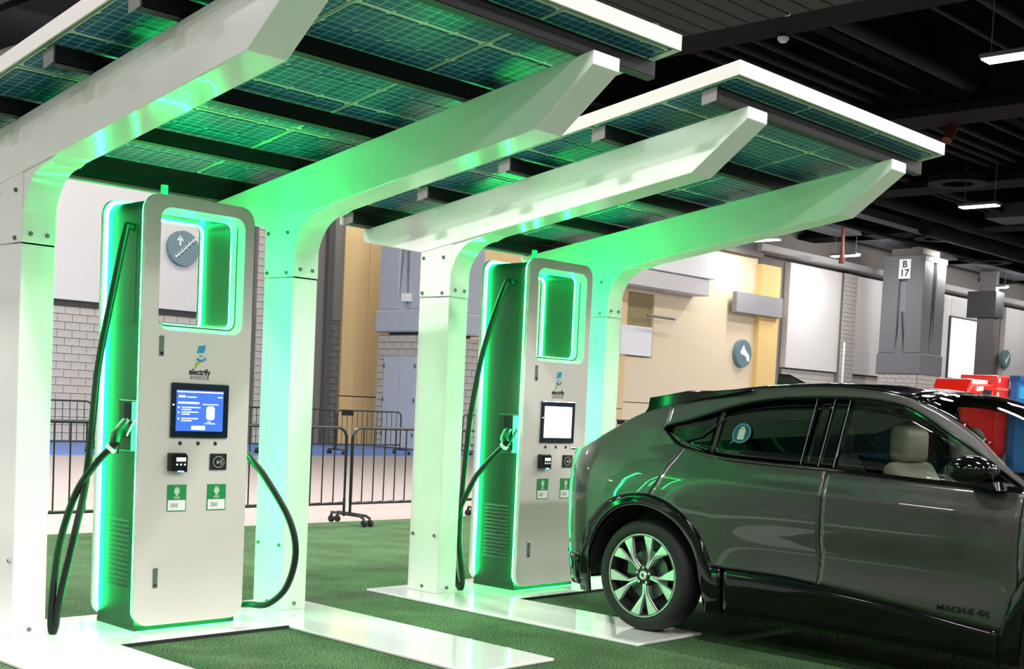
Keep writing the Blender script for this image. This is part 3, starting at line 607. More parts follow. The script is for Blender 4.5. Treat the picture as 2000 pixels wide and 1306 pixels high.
    # cables and connectors
    if which == 0:
        Lp = [(-0.13, 0.045, 1.09), (-0.18, 0.085, 1.02), (-0.25, 0.207, 0.826), (-0.33, 0.234, 0.539), (-0.385, 0.194, 0.277), (-0.405, 0.176, 0.08), (-0.40, 0.165, 0.012), (-0.385, 0.158, 0.05), (-0.37, 0.150, 0.20), (-0.30, 0.127, 0.579), (-0.22, 0.173, 0.843), (-0.18, 0.19, 1.15), (-0.12, 0.238, 1.568), (-0.08, 0.193, 1.934), (-0.02, 0.15, 2.36), (0.0, 0.15, 2.398), (0.04, 0.15, 2.40)]
    else:
        Lp = [(-0.10, 0.05, 1.13), (-0.13, 0.18, 1.00), (-0.18, 0.276, 0.855), (-0.25, 0.375, 0.567), (-0.30, 0.372, 0.327), (-0.33, 0.29, 0.10), (-0.33, 0.23, 0.012), (-0.31, 0.231, 0.09), (-0.25, 0.345, 0.368), (-0.20, 0.389, 0.685), (-0.17, 0.39, 1.05), (-0.15, 0.371, 1.412), (-0.10, 0.31, 1.897), (-0.03, 0.19, 2.36), (0.0, 0.15, 2.398), (0.04, 0.15, 2.40)]
    Rp = [(0.80, 0.10, 1.11), (0.84, 0.02, 1.02), (0.90, -0.057, 0.907), (0.98, -0.208, 0.657), (1.0, -0.259, 0.449), (0.98, -0.207, 0.231), (0.92, -0.105, 0.112), (0.86, 0.006, 0.095), (0.82, 0.16, 0.11), (0.82, 0.27, 0.35), (0.83, 0.30, 0.9), (0.82, 0.27, 1.5), (0.79, 0.20, 2.1), (0.755, 0.15, 2.38), (0.70, 0.15, 2.40)]
    for P, s in ((Lp, -1), (Rp, 1)):
        MB().tube(spline(P, 8), 0.021, 12).build('charging_cable', RUBBER, T, smooth=True)
        p0 = Vector(P[0]); d = (Vector(P[0]) - Vector(P[1])).normalized(); X = 0.018 if s < 0 else XW - 0.018
        tip = Vector((X + s * 0.005, 0.125, 1.235))
        con = MB().tube([p0 - d * 0.01, p0 + d * 0.03, (p0 + tip) / 2 + Vector((s * 0.02, 0, 0)), tip], [0.026, 0.031, 0.033, 0.038], 14).build('connector', RUBBER, T, smooth=True)
        MB().tube([p0 - d * 0.012, p0 + d * 0.012], 0.034, 16).build('connector_collar', WHITEF, con, smooth=True)
        for dy in (-0.045, 0.02):
            MB().tube([Vector((X + s * 0.045, 0.10 + dy, 1.165)), Vector((X + s * 0.022, 0.055 + dy, 1.262))], 0.009, 8).build('connector_rail', CHROME, con, smooth=True)
        tg = MB().tube([p0 + d * 0.05, p0 + d * 0.06 + Vector((s * 0.02, -0.05, -0.01)), p0 + d * 0.03 + Vector((s * 0.02, -0.075, -0.05))], 0.006, 6).build('connector_trigger', RUBBER, con)
    return T
for w, (ox, oy, rz) in enumerate(((0, 0, 0), (3.2916, 0.019, 0.0114))):
    station(ox, oy, rz, w); charger(ox, oy, rz, w)

# ================================================================ CAR
def build_car():
    T = empty('car', (3.695, -1.65, 0.012), 'dark grey metallic electric crossover car parked with its rear wheel on the white plate', 'car')
    HW = 0.945; UR = -0.895; UFR = 3.83; RC = 0.45; WR = 0.372
    Wz = interp([(0.16, 0.86), (0.26, 0.905), (0.40, 0.918), (0.52, 0.925), (0.70, 0.938), (0.86, 0.942), (1.00, 0.930), (1.10, 0.908), (1.20, 0.873), (1.35, 0.815), (1.50, 0.755), (1.60, 0.716), (1.66, 0.692), (1.72, 0.66)])
    def g(x, s): return math.exp(-(x / s) ** 2)
    def side_w(u, z):
        w = Wz(z)
        w += 0.030 * g(u - 0.0, 0.55) * g(z - 0.90, 0.17) + 0.028 * g(u - 2.98, 0.5) * g(z - 0.82, 0.18)
        door = 1 / (1 + math.exp(-(u - 0.75) * 9)) / (1 + math.exp((u - 2.45) * 9))
        w -= 0.030 * door * g(z - 0.66, 0.12)
        w += 0.012 * door * g(z - 0.45, 0.07)
        w += 0.010 * g(z - (1.02 - 0.03 * (u - 1)), 0.03) * door
        return w
    lean = interp([(0.2, 0.16), (0.35, 0.07), (0.50, 0.0), (0.60, -0.02), (0.72, 0.0), (0.95, 0.02), (1.10, 0.0), (1.17, 0.01), (1.25, 0.05), (1.5, 0.1)])
    leanf = interp([(0.2, -0.14), (0.35, -0.05), (0.55, 0.0), (0.75, -0.03), (0.95, -0.12), (1.1, -0.2)])
    UC = UR + RC; UFC = UFR - 0.55
    def P(u, z, s):
        """point of the outer skin; u beyond the corner centre wraps round the end of the car. s = -1 / +1 side"""
        if u < UC:
            a = (UC - u) / RC; w0 = side_w(UC - 0.25 * min(a, 1.0), z)
            if a <= PI / 2: uu = UC - RC * math.sin(a); w = w0 - RC * (1 - math.cos(a))
            else:
                d = (a - PI / 2) * RC; uu = UR - 0.02 * min(1, d / 0.4); w = w0 - RC - d
            k = min(1, max(0, (UC - u) / (RC * PI / 2))); uu += lean(z) * k * k
        elif u > UFC:
            q = 0.55; a = (u - UFC) / q; w0 = side_w(UFC, z)
            if a <= PI / 2: uu = UFC + q * math.sin(a); w = w0 - q * (1 - math.cos(a))
            else: uu = UFR + 0.02; w = w0 - q - (a - PI / 2) * q
            k = min(1, a / (PI / 2)); uu += leanf(z) * k * k
        else: uu = u; w = side_w(u, z)
        return Vector((s * max(w, 0), -uu, z))
    edge_tab = interp([(0.2, 0.053), (0.86, 0.053), (0.93, 0.075), (1.0, 0.115), (1.1, 0.165), (1.2, 0.23), (1.235, 0.245), (1.262, 0.19), (1.31, 0.11), (1.352, 0.053), (1.7, 0.053)])
    def patch(name, us, zb, zt, rows, m, s, parent=None, off=0.0, thick=0.012, stretch=1.0, shear=0):
        mb = MB(); vs = []
        for u in us:
            a, b = zb(u), zt(u)
            for r in range(rows + 1):
                z = a + (b - a) * (r / rows) ** stretch; ue = u
                if shear == 1: ue = u + (edge_tab(z) - 0.053) * max(0.0, 1 - (u - 0.053) / 0.6)
                if shear == -1: ue = u + (edge_tab(z) - 0.053) * max(0.0, min(1.0, 1 + (u - 0.053) / 0.55))
                p = P(ue, z, s)
                if off: p.x += s * off * (1 if UC < u < UFC else 0.6)
                vs.append(p)
        n = rows + 1; fs = [(i * n + r, i * n + r + 1, (i + 1) * n + r + 1, (i + 1) * n + r) for i in range(len(us) - 1) for r in range(rows)]
        mb.add(vs, fs); o = mb.build(name, m, parent or T, smooth=True, fixn=False, angle=60)
        # orient outward
        me = o.data; c = me.polygons[len(me.polygons) // 2]
        if c.normal.x * s < 0: me.flip_normals()
        sm = o.modifiers.new('thickness', 'SOLIDIFY'); sm.thickness = thick; sm.offset = -1
        return o
    def seq(a, b, st=0.03):
        n = max(2, int(round((b - a) / st))); return [a + (b - a) * i / n for i in range(n + 1)]
    belt = interp([(0.05, 1.352), (0.197, 1.258), (0.4, 1.212), (0.6, 1.189), (0.974, 1.176), (1.27, 1.172), (2.02, 1.146), (2.45, 1.138), (2.75, 1.085)])
    wtop = interp([(0.05, 1.362), (0.30, 1.435), (0.568, 1.519), (0.781, 1.562), (0.958, 1.581), (1.27, 1.591), (1.45, 1.588), (1.673, 1.559), (1.829, 1.497), (1.986, 1.412), (2.251, 1.273), (2.44, 1.165), (2.5, 1.13)])
    rail = interp([(-1.3, 1.165), (-0.95, 1.165), (-0.75, 1.172), (-0.587, 1.216), (-0.367, 1.334), (-0.182, 1.433), (0.012, 1.500), (0.391, 1.583), (0.759, 1.633), (1.05, 1.650), (1.253, 1.652), (1.592, 1.625), (1.861, 1.551), (2.131, 1.420), (2.406, 1.215), (2.60, 1.115), (2.75, 1.070)])
    AR = 0.560; AI = 0.468
    def arch(R, base):
        def f(u):
            v = base(u)
            for c in (0.0, 2.98):
                d = abs(u - c)
                if d < R: v = max(v, WR + math.sqrt(max(0, R * R - d * d)) * 0.97)
            return v
        return f
    low = interp([(-2.2, 0.46), (-0.8, 0.46), (-0.6, 0.44), (0.5, 0.50), (1.0, 0.505), (1.35, 0.485), (1.9, 0.43), (2.48, 0.372), (2.6, 0.37), (3.4, 0.36), (3.6, 0.34), (4.8, 0.34)])
    body_low = arch(AR, low)
    us_rear = [-1.42, -1.34, -1.25, -1.15, -1.05] + seq(-0.98, -0.56, 0.03) + seq(-0.55, -0.02, 0.0265)[0:] 
    hood = interp([(2.5, 1.10), (2.75, 1.070), (3.1, 1.035), (3.5, 0.955), (3.75, 0.87), (3.9, 0.82), (4.3, 0.80), (4.9, 0.80)])
    for s in (-1, 1):
        # rear quarter with bumper, up to the rail; split at the door line (u about -0.02 .. arch)
        q = patch('rear_quarter', us_rear + [0.0, 0.02, 0.035, 0.0485], body_low, rail, 44, PAINT, s, shear=-1)
        patch('roof_rail', seq(0.05, 2.50, 0.035), wtop, rail, 4, PAINT, s)
        patch('roof_rail', seq(2.50, 2.74, 0.03), lambda u: rail(u) - 0.055, rail, 2, PAINT, s)
        # doors: rear door follows the arch
        rd = patch('rear_door', seq(0.055, 1.300, 0.0275), body_low, lambda u: belt(u) - 0.012, 40, PAINT, s, shear=1)
        fd = patch('front_door', seq(1.308, 2.478, 0.03), body_low, lambda u: belt(u) - 0.012, 22, PAINT, s)
        fe = patch('front_fender', seq(2.486, 3.28, 0.03) + seq(3.31, 4.90, 0.08), body_low, lambda u: min(hood(u), rail(u)) if u < 2.75 else hood(u), 16, PAINT, s)
        # black cladding: arches, sill and bumper bottoms
        def cl_low(u):
            v = 0.20
            for c in (0.0, 2.98):
                d = abs(u - c)
                if d < AI: v = max(v, WR + math.sqrt(max(0, AI * AI - d * d)))
            return v
        patch('wheel_arch_trim', seq(-0.565, 0.62, 0.022), cl_low, lambda u: body_low(u) - 0.002, 3, GLOSSB, s, off=0.008, thick=0.03)
        patch('wheel_arch_trim', seq(2.40, 3.55, 0.025), cl_low, lambda u: body_low(u) - 0.002, 3, GLOSSB, s, off=0.008, thick=0.03)
        patch('sill_trim', seq(0.622, 2.398, 0.05), lambda u: 0.185, lambda u: body_low(u) - 0.002, 5, GLOSSB, s, off=0.0, thick=0.03)
        patch('rear_bumper_trim', [-1.42, -1.34, -1.25, -1.15, -1.05] + seq(-0.98, -0.57, 0.04), lambda u: 0.24, lambda u: body_low(u) - 0.002, 4, GLOSSB, s, off=0.012, thick=0.03)
        patch('front_bumper_trim', seq(3.56, 4.90, 0.08), lambda u: 0.22, lambda u: body_low(u) - 0.002, 4, GLOSSB, s, off=0.004, thick=0.03)
        # glass
        gi = -0.010
        patch('quarter_glass', seq(0.10, 0.455, 0.025), lambda u: belt(u) + 0.004, lambda u: wtop(u) - 0.004, 6, GL_DARK, s, off=gi, thick=0.004)
        patch('rear_door_glass', seq(0.475, 1.155, 0.03), lambda u: belt(u) + 0.004, lambda u: wtop(u) - 0.012, 6, GL_DARK, s, off=gi, thick=0.004)
        patch('front_door_glass', seq(1.345, 2.40, 0.03), lambda u: belt(u) + 0.004, lambda u: max(wtop(u) - 0.012, belt(u) + 0.012), 6, GL_FRONT, s, off=gi, thick=0.004)
        patch('window_divider', seq(0.453, 0.477, 0.012), lambda u: belt(u) + 0.004, lambda u: wtop(u) - 0.004, 6, MATB, s, off=gi + 0.002, thick=0.02)
        patch('door_pillar', seq(1.155, 1.238, 0.02), lambda u: belt(u), lambda u: wtop(u) - 0.004, 6, GLOSSB, s, off=-0.003, thick=0.03)
        patch('door_pillar', seq(1.243, 1.345, 0.02), lambda u: belt(u), lambda u: wtop(u) - 0.004, 6, GLOSSB, s, off=-0.003, thick=0.03)
        # trims: bright pillar seams, black belt and top seals
        for (ua, ub, mm) in ((1.238, 1.244, SEAM), (1.338, 1.345, SEAM), (1.118, 1.122, SEAM)):
            pts = [P(ua + (ub - ua) * 0.5, belt(ua) + (wtop(ua) - 0.01 - belt(ua)) * t / 8, s) for t in range(9)]
            MB().tube(pts, 0.0022, 5).build('pillar_seam', mm, T, smooth=True)
        pts = [P(u, belt(u) - 0.004, s) + Vector((s * 0.002, 0, 0)) for u in seq(0.05, 2.47, 0.05)]
        MB().tube(pts, 0.011, 6).build('belt_seal', GLOSSB, T, smooth=True)
        pts = [P(u, wtop(u) - 0.004, s) + Vector((s * 0.001, 0, 0)) for u in seq(0.06, 2.45, 0.04)]
        MB().tube(pts, 0.008, 6).build('window_seal', GLOSSB, T, smooth=True)
        MB().tube([P(0.16, belt(0.2) + 0.0, s), P(0.36, 1.31, s), P(0.50, 1.43, s)], 0.006, 5).build('window_seal', MATB, T)
        # tail lamp bars
        for k, uo in enumerate((-0.98, -1.04, -1.10)):
            patch('tail_lamp', seq(uo - 0.035, uo, 0.0175), lambda u: 0.965, lambda u: 1.105, 3, REDL, s, off=0.006, thick=0.01)
        patch('lamp_housing', seq(-1.16, -0.93, 0.03), lambda u: 0.95, lambda u: 1.12, 3, GLOSSB, s, off=0.002, thick=0.006)
        patch('rear_reflector', seq(-0.86, -0.70, 0.02), lambda u: 0.515, lambda u: 0.545, 1, REDL, s, off=0.004, thick=0.004)
        hl = patch('headlamp', seq(3.45, 3.98, 0.05), lambda u: 0.67, lambda u: 0.775, 3, GLOSSB, s, off=0.005, thick=0.01)
        # door mirror
        m0 = P(2.24, 1.165, s)
        mh = MB(); prof = [(0.0, 0.02), (0.012, 0.055), (0.04, 0.078), (0.10, 0.088), (0.18, 0.086), (0.245, 0.070), (0.28, 0.04), (0.29, 0.004)]
        n = 20; vs = []
        for a, r in prof:
            for k in range(n):
                t = 2 * PI * k / n; vs.append(m0 + Vector((s * (0.045 + a), -(0.0 + 0.15 * math.cos(t) * (r / 0.088) * (1.0 if math.cos(t) > 0 else 0.6)), 0.062 + (r * 0.88) * math.sin(t) + 0.02 * a)))
        fs = [(i * n + k, i * n + (k + 1) % n, (i + 1) * n + (k + 1) % n, (i + 1) * n + k) for i in range(len(prof) - 1) for k in range(n)]
        mh.add(vs, fs + [tuple(range(n)), tuple(range((len(prof) - 1) * n, len(prof) * n))[::-1]])
        mo = mh.build('door_mirror', GLOSSB, T, smooth=True)
        MB().prism([(-2.40, 1.125), (-2.20, 1.150), (-2.16, 1.185), (-2.36, 1.175)], 0, min(s * 0.86, s * 1.06), max(s * 0.86, s * 1.06)).build('mirror_foot', GLOSSB, mo, bevel=0.006, seg=1)
        MB().prism([(-2.42, 1.150), (-2.24, 1.152), (-2.24, 1.262)], 0, min(s * 0.868, s * 0.885), max(s * 0.868, s * 0.885)).build('mirror_sail', GLOSSB, mo)
    # roof, spoiler, backlight, windscreen, bonnet : lofts across the car between the rails
    zc = interp([(-0.90, 1.165), (-0.74, 1.195), (-0.5, 1.325), (-0.25, 1.470), (0.0, 1.565), (0.3, 1.632), (0.7, 1.675), (1.1, 1.692), (1.4, 1.688), (1.7, 1.655), (1.95, 1.588), (2.3, 1.425), (2.6, 1.262), (2.9, 1.11)])
    def top(name, us, m, a=-1.0, b=1.0, n=20, lift=0.0, inner=0.985, skew=0.0, ztab=zc, edge=None, thick=0.01):
        vs = []
        for u in us:
            er = (edge or rail)(u); wr = P(max(u, UC) if u < UC else u, er, 1).x * inner if u > UC else P(u, er, 1).x * inner
            for k in range(n + 1):
                t = a + (b - a) * k / n; p = 1 - abs(t) ** 4.5
                vs.append(Vector((wr * t, -(u + skew * (1 - t * t)), er + (ztab(u) - er) * p + lift)))
        w = n + 1; fs = [(i * w + k, i * w + k + 1, (i + 1) * w + k + 1, (i + 1) * w + k) for i in range(len(us) - 1) for k in range(n)]
        o = MB().add(vs, fs).build(name, m, T, smooth=True, fixn=False, angle=60); me = o.data
        if me.polygons[len(me.polygons) // 2].normal.z < 0: me.flip_normals()
        sm = o.modifiers.new('thickness', 'SOLIDIFY'); sm.thickness = thick; sm.offset = -1
        return o
    top('roof_panel', seq(-0.02, 1.72, 0.04), GLOSSB)
    top('windscreen', seq(1.72, 2.74, 0.04), GL_WIND, inner=0.965, skew=0.10, thick=0.005)
    top('windscreen_header', seq(1.70, 1.80, 0.04), GLOSSB, inner=0.985, skew=0.06, lift=0.003)
    top('rear_glass', seq(-0.80, -0.02, 0.04), GLOSSB, skew=-0.04)
    top('tail_deck', seq(-0.885, -0.80, 0.02), PAINT, inner=1.0, skew=-0.02, edge=lambda u: 1.168, ztab=lambda u: 1.175)
    hz = interp([(2.7, 1.09), (3.0, 1.085), (3.4, 1.01), (3.7, 0.93), (3.83, 0.86)])
    top('bonnet', seq(2.72, 3.78, 0.05), PAINT, inner=1.0, edge=lambda u: hood(u) if u > 2.75 else 1.07, ztab=hz)
    # spoiler: black blade over the rear glass
    vs = []; n = 24
    for k in range(n + 1):
        t = -1 + 2 * k / n; x = t * (0.745 - 0.0); z = 1.545 + 0.018 * (1 - t * t); u0 = -0.135 - 0.16 * (1 - t * t)
        vs += [(x, -u0, z), (x, -(u0 + 0.30), z + 0.055), (x, -(u0 + 0.34), z + 0.015), (x, -(u0 + 0.05), z - 0.035)]
    fs = [(4 * i + j, 4 * i + (j + 1) % 4, 4 * i + 4 + (j + 1) % 4, 4 * i + 4 + j) for i in range(n) for j in range(4)] + [(0, 1, 2, 3), (4 * n + 3, 4 * n + 2, 4 * n + 1, 4 * n)]
    MB().add(vs, fs).build('rear_spoiler', GLOSSB, T, smooth=True)
    for s in (-1, 1):
        MB().prism([(0.20, 1.415), (0.15, 1.48), (0.14, 1.548), (-0.20, 1.592), (-0.66, 1.630), (-0.66, 1.612), (-0.30, 1.55), (0.0, 1.485)], 0, min(s * 0.715, s * 0.75), max(s * 0.715, s * 0.75)).build('spoiler_end', GLOSSB, T, bevel=0.006, seg=1)
    # antenna fin
    MB().add([(-0.034, -0.64, 1.670), (0.034, -0.64, 1.670), (0.034, -0.38, 1.645), (-0.034, -0.38, 1.645), (-0.012, -0.385, 1.752), (0.012, -0.385, 1.752), (0.010, -0.47, 1.748), (-0.010, -0.47, 1.748)],
             [(0, 1, 2, 3), (3, 2, 5, 4), (4, 5, 6, 7), (7, 6, 1, 0), (0, 3, 4, 7), (1, 6, 5, 2)]).build('antenna_fin', GLOSSB, T, bevel=0.006, seg=2)
    MB().box(-0.26, 0.26, 0.86, 0.90, 0.62, 0.78).build('number_plate_recess', MATB, T, bevel=0.01, seg=1)
    MB().box(-0.55, 0.55, 0.70, 0.82, 0.26, 0.42).build('rear_diffuser', MATB, T, bevel=0.03, seg=1)
    # dark inner hull: floor, wheel housings, boot, dashboard
    def hull(u0, u1, z0, z1, w, nm='underbody'):
        return MB().box(-w, w, -u1, -u0, z0, z1).build(nm, CABIN, T)
    hull(0.50, 2.50, 0.20, 0.52, 0.86); hull(-0.60, 0.50, 0.45, 0.50, 0.60); hull(2.5, 3.5, 0.45, 0.95, 0.58); hull(3.50, 3.72, 0.25, 0.75, 0.55); hull(-0.78, -0.55, 0.30, 1.08, 0.60)
    MB().box(-0.66, 0.66, 0.1, 0.75, 0.90, 1.10).build('boot_cover', CABIN, T)
    for s in (-1, 1):
        for u0, u1 in ((0.55, 1.30), (1.31, 2.45)):
            MB().box(min(s * 0.80, s * 0.855), max(s * 0.80, s * 0.855), -u1, -u0, 0.45, 1.10).build('door_lining', CABIN, T)
        for c in (0.0, 2.98):
            mb = MB(); n = 24; vs = []
            for x in (0.58, 0.895):
                for k in range(n + 1):
                    t = PI * k / n - 0.0; vs.append((s * x, -(c + 0.475 * math.cos(t)), WR + 0.475 * math.sin(t)))
            mb.add(vs, [(k, k + 1, n + 2 + k, n + 1 + k) for k in range(n)] + [tuple(range(n + 1))]).build('wheel_housing', MATB, T)
    MB().prism([(-2.95, 0.6), (-2.95, 1.06), (-2.35, 1.08), (-2.25, 0.98), (-2.3, 0.6)], 0, -0.80, 0.80).build('dashboard', CABIN, T, bevel=0.03, seg=2)
    MB().box(-0.16, 0.16, -2.28, -2.25, 1.0, 1.16).build('dash_screen', GLOSSB, T, bevel=0.01, seg=1)
    # seats
    def seat(xc, u, nm='front_seat'):
        mb = MB().prism([(-u - 0.28, 0.52), (-u + 0.24, 0.52), (-u + 0.26, 0.64), (-u - 0.28, 0.70)], 0, xc - 0.25, xc + 0.25)
        o = mb.build(nm, SEAT, T, bevel=0.05, seg=3, smooth=True)
        MB().prism([(-u + 0.16, 0.62), (-u + 0.30, 0.60), (-u + 0.42, 1.20), (-u + 0.33, 1.24), (-u + 0.24, 1.10)], 0, xc - 0.25, xc + 0.25).build('seat_back', SEAT, o, bevel=0.045, seg=3, smooth=True)
        MB().prism([(-u + 0.30, 1.225), (-u + 0.42, 1.225), (-u + 0.43, 1.42), (-u + 0.37, 1.455), (-u + 0.30, 1.41)], 0, xc - 0.15, xc + 0.15).build('headrest', SEAT, o, bevel=0.035, seg=3, smooth=True)
        MB().tube([(xc - 0.05, -u + 0.37, 1.20), (xc - 0.05, -u + 0.37, 1.30)], 0.007, 6).tube([(xc + 0.05, -u + 0.37, 1.20), (xc + 0.05, -u + 0.37, 1.30)], 0.007, 6).build('headrest_posts', CHROME, o)
    for xc in (-0.40, 0.40): seat(xc, 1.93)
    for xc in (-0.42, 0.42): seat(xc, 0.98, 'rear_seat')
    MB().lathe([(-0.012, 0.17), (0, 0.185), (0.012, 0.17), (0, 0.158)], (0, 0, 0), ax=1, n=32, closed=True).build('steering_wheel', MATB, T, smooth=True, loc=(0.40, -2.16, 0.98))
    # wheels
    blades = [6.6, 47.5, 81, 120, 148, 186, 218, 262, 293, 337]; hubs = [-8, 64, 64, 136, 136, 208, 208, 280, 280, -8]
    for s in (-1, 1):
        for c in (0.0, 2.98):
            wx = s * 0.925; f = lambda a: -s * a       # axial distance inward from the outer face
            wh = MB().lathe([(0.03, 0.272), (0.008, 0.285), (0.0, 0.30), (0.004, 0.335), (0.022, 0.358), (0.05, 0.369), (0.10, WR), (0.13, WR), (0.19, 0.368), (0.215, 0.352), (0.232, 0.33), (0.238, 0.30), (0.21, 0.272)] if s < 0 else [(-a, r) for a, r in [(0.03, 0.272), (0.008, 0.285), (0.0, 0.30), (0.004, 0.335), (0.022, 0.358), (0.05, 0.369), (0.10, WR), (0.13, WR), (0.19, 0.368), (0.215, 0.352), (0.232, 0.33), (0.238, 0.30), (0.21, 0.272)]], (0, 0, 0), ax=0, n=64).build('wheel', TYRE, T, smooth=True, loc=(wx, -c, WR), angle=60)
            tr = MB()
            for gx in (0.075, 0.115, 0.155):
                tr.lathe([(-s * (gx - 0.004), WR - 0.001), (-s * gx, WR - 0.0085), (-s * (gx + 0.004), WR - 0.001)], (0, 0, 0), ax=0, n=64)
            rim = MB().lathe([(-s * a, r) for a, r in ((0.012, 0.272), (0.006, 0.270), (0.010, 0.262), (0.03, 0.256), (0.05, 0.250), (0.20, 0.248))], (0, 0, 0), ax=0, n=64).build('rim', MATB, wh, smooth=True)
            MB().lathe([(-s * a, r) for a, r in ((0.020, 0.278), (0.007, 0.276), (0.008, 0.265), (0.020, 0.262))], (0, 0, 0), ax=0, n=64).build('rim_lip', ALLOY, wh, smooth=True)
            for bi, (ba, ha) in enumerate(zip(blades, hubs)):
                # direction of the offset of this spoke from the pair centre
                dlt = ((ba - ha + 180) % 360) - 180; sg_ = 1 if dlt > 0 else -1
                def pol(r, deg): t = math.radians(deg); return (r * math.cos(t), r * math.sin(t))
                h1 = ha + sg_ * 5; h2 = ha + sg_ * 11
                A = [pol(0.058, ha + sg_ * 3), pol(0.12, ha + sg_ * 1.5 + dlt * 0.06), pol(0.165, ha + dlt * 0.42), pol(0.266, ba - sg_ * 6.5)]
                B = [pol(0.266, ba + sg_ * 8.5), pol(0.185, ha + dlt * 0.85 + sg_ * 4), pol(0.13, ha + sg_ * 5 + dlt * 0.14), pol(0.058, ha + sg_ * 11)]
                pts = A + B
                if s < 0: pts = [(y, z) for y, z in pts]     # outward face seen from -X: +y is to the left
                mir = [(-y, z) if s < 0 else (y, z) for y, z in pts]
                dep = [0.030, 0.024, 0.016, 0.010, 0.010, 0.016, 0.024, 0.030]
                nn = len(mir); vs = [(-s * dep[i], p[0], p[1]) for i, p in enumerate(mir)] + [(-s * (dep[i] + 0.022), p[0], p[1]) for i, p in enumerate(mir)]
                MB().add(vs, [tuple(range(nn)), tuple(range(nn, 2 * nn))[::-1]] + [(i, (i + 1) % nn, nn + (i + 1) % nn, nn + i) for i in range(nn)]).build('spoke', ALLOY, wh, bevel=0.002, seg=1)
            MB().lathe([(-s * a, r) for a, r in ((0.018, 0.001), (0.018, 0.026), (0.026, 0.032))], (0, 0, 0), ax=0, n=24).build('hub_cap', ALLOY, wh, smooth=True)
            MB().lathe([(-s * a, r) for a, r in ((0.026, 0.030), (0.036, 0.066), (0.07, 0.072))], (0, 0, 0), ax=0, n=24).build('hub_ring', MATB, wh, smooth=True)
            MB().prism([(-0.006, -0.016), (0.010, 0.002), (0.002, 0.018), (-0.010, 0.006)], 0, min(-s * 0.0165, -s * 0.019), max(-s * 0.0165, -s * 0.019)).build('hub_mark', MATB, wh)
            for k in range(5):
                a = math.radians(-54 + 72 * k); MB().lathe([(-s * 0.022, 0.001), (-s * 0.022, 0.009), (-s * 0.04, 0.010)], (0, 0.052 * math.cos(a), 0.052 * math.sin(a)), ax=0, n=8).build('wheel_nut', CHROME, wh, smooth=True)
            MB().lathe([(-s * a, r) for a, r in ((0.085, 0.05), (0.085, 0.165), (0.105, 0.165), (0.105, 0.05))], (0, 0, 0), ax=0, n=40).build('brake_disc', STEEL, wh, smooth=True)
            MB().box(min(-s * 0.065, -s * 0.13), max(-s * 0.065, -s * 0.13), 0.07, 0.175, -0.02, 0.10).build('brake_caliper', STEEL, wh, bevel=0.015, seg=2)
            MB().lathe([(-s * 0.12, 0.001), (-s * 0.12, 0.245), (-s * 0.20, 0.25)], (0, 0, 0), ax=0, n=32).build('wheel_back', MATB, wh)
    # window stickers and badge on the camera side
    def on_glass(u, z, e=0.004): q = P(u, z, -1); q.x -= e; return q
    tilt = math.radians(21)
    c = on_glass(0.655, 1.345)
    rot = (PI / 2 , 0, -PI / 2)
    def tilted(o, loc):
        o.matrix_local = Matrix.Translation(loc) @ Matrix.Rotation(tilt, 4, 'Y'); return o
    st = tilted(MB().lathe([(0.0, 0.001), (0.0, 0.066), (0.001, 0.066), (0.001, 0.001)], (0, 0, 0), ax=0, n=32).prism([(0.070, -0.078), (0.02, -0.05), (0.05, -0.03)], 0, 0, 0.001).build('window_sticker', mat('sticker_blue', rgb=(24, 66, 74), rough=0.4), T), c)
    mb = MB().lathe([(-0.0012, 0.058), (-0.0012, 0.067), (0.0, 0.067), (0.0, 0.058)], (0, 0, 0), ax=0, n=32, closed=True); mb.build('sticker_ring', mat('sticker_ring_blue', rgb=(52, 110, 122)), st)
    MB().prism(rrect(-0.024, 0.024, -0.042, 0.028, 0.006, 3), 0, -0.0016, -0.0008).box(-0.0016, -0.0008, -0.014, 0.014, 0.031, 0.043).build('sticker_battery_mark', mat('sticker_print', rgb=(150, 162, 150), rough=0.6), st)
    c = on_glass(0.905, 1.365, -0.016)
    sh = tilted(MB().box(0, 0.001, -0.155, 0.155, -0.105, 0.120).build('window_sheet', mat('window_sheet_paper', rgb=(60, 78, 66), rough=0.6), T), c)
    mb = MB()
    for k in range(7):
        mb.box(-0.001, 0, -0.14 + 0.02 * (k % 2), 0.02, -0.085 + k * 0.027, -0.078 + k * 0.027)
        if k % 3: mb.box(-0.001, 0, 0.04, 0.13, -0.09 + k * 0.027, -0.078 + k * 0.027)
    mb.build('sheet_print', mat('sheet_print_dark', rgb=(30, 44, 36), rough=0.7), sh)
    b = text('door_badge', 'MACH-E 4X', 0.042, (0, 0, 0), FACE_X, BLACK, T, 0.003, 0.001, sx=1.35); b.location = P(2.20, 0.463, -1) + Vector((-0.003, 0, 0))
    return T
build_car()


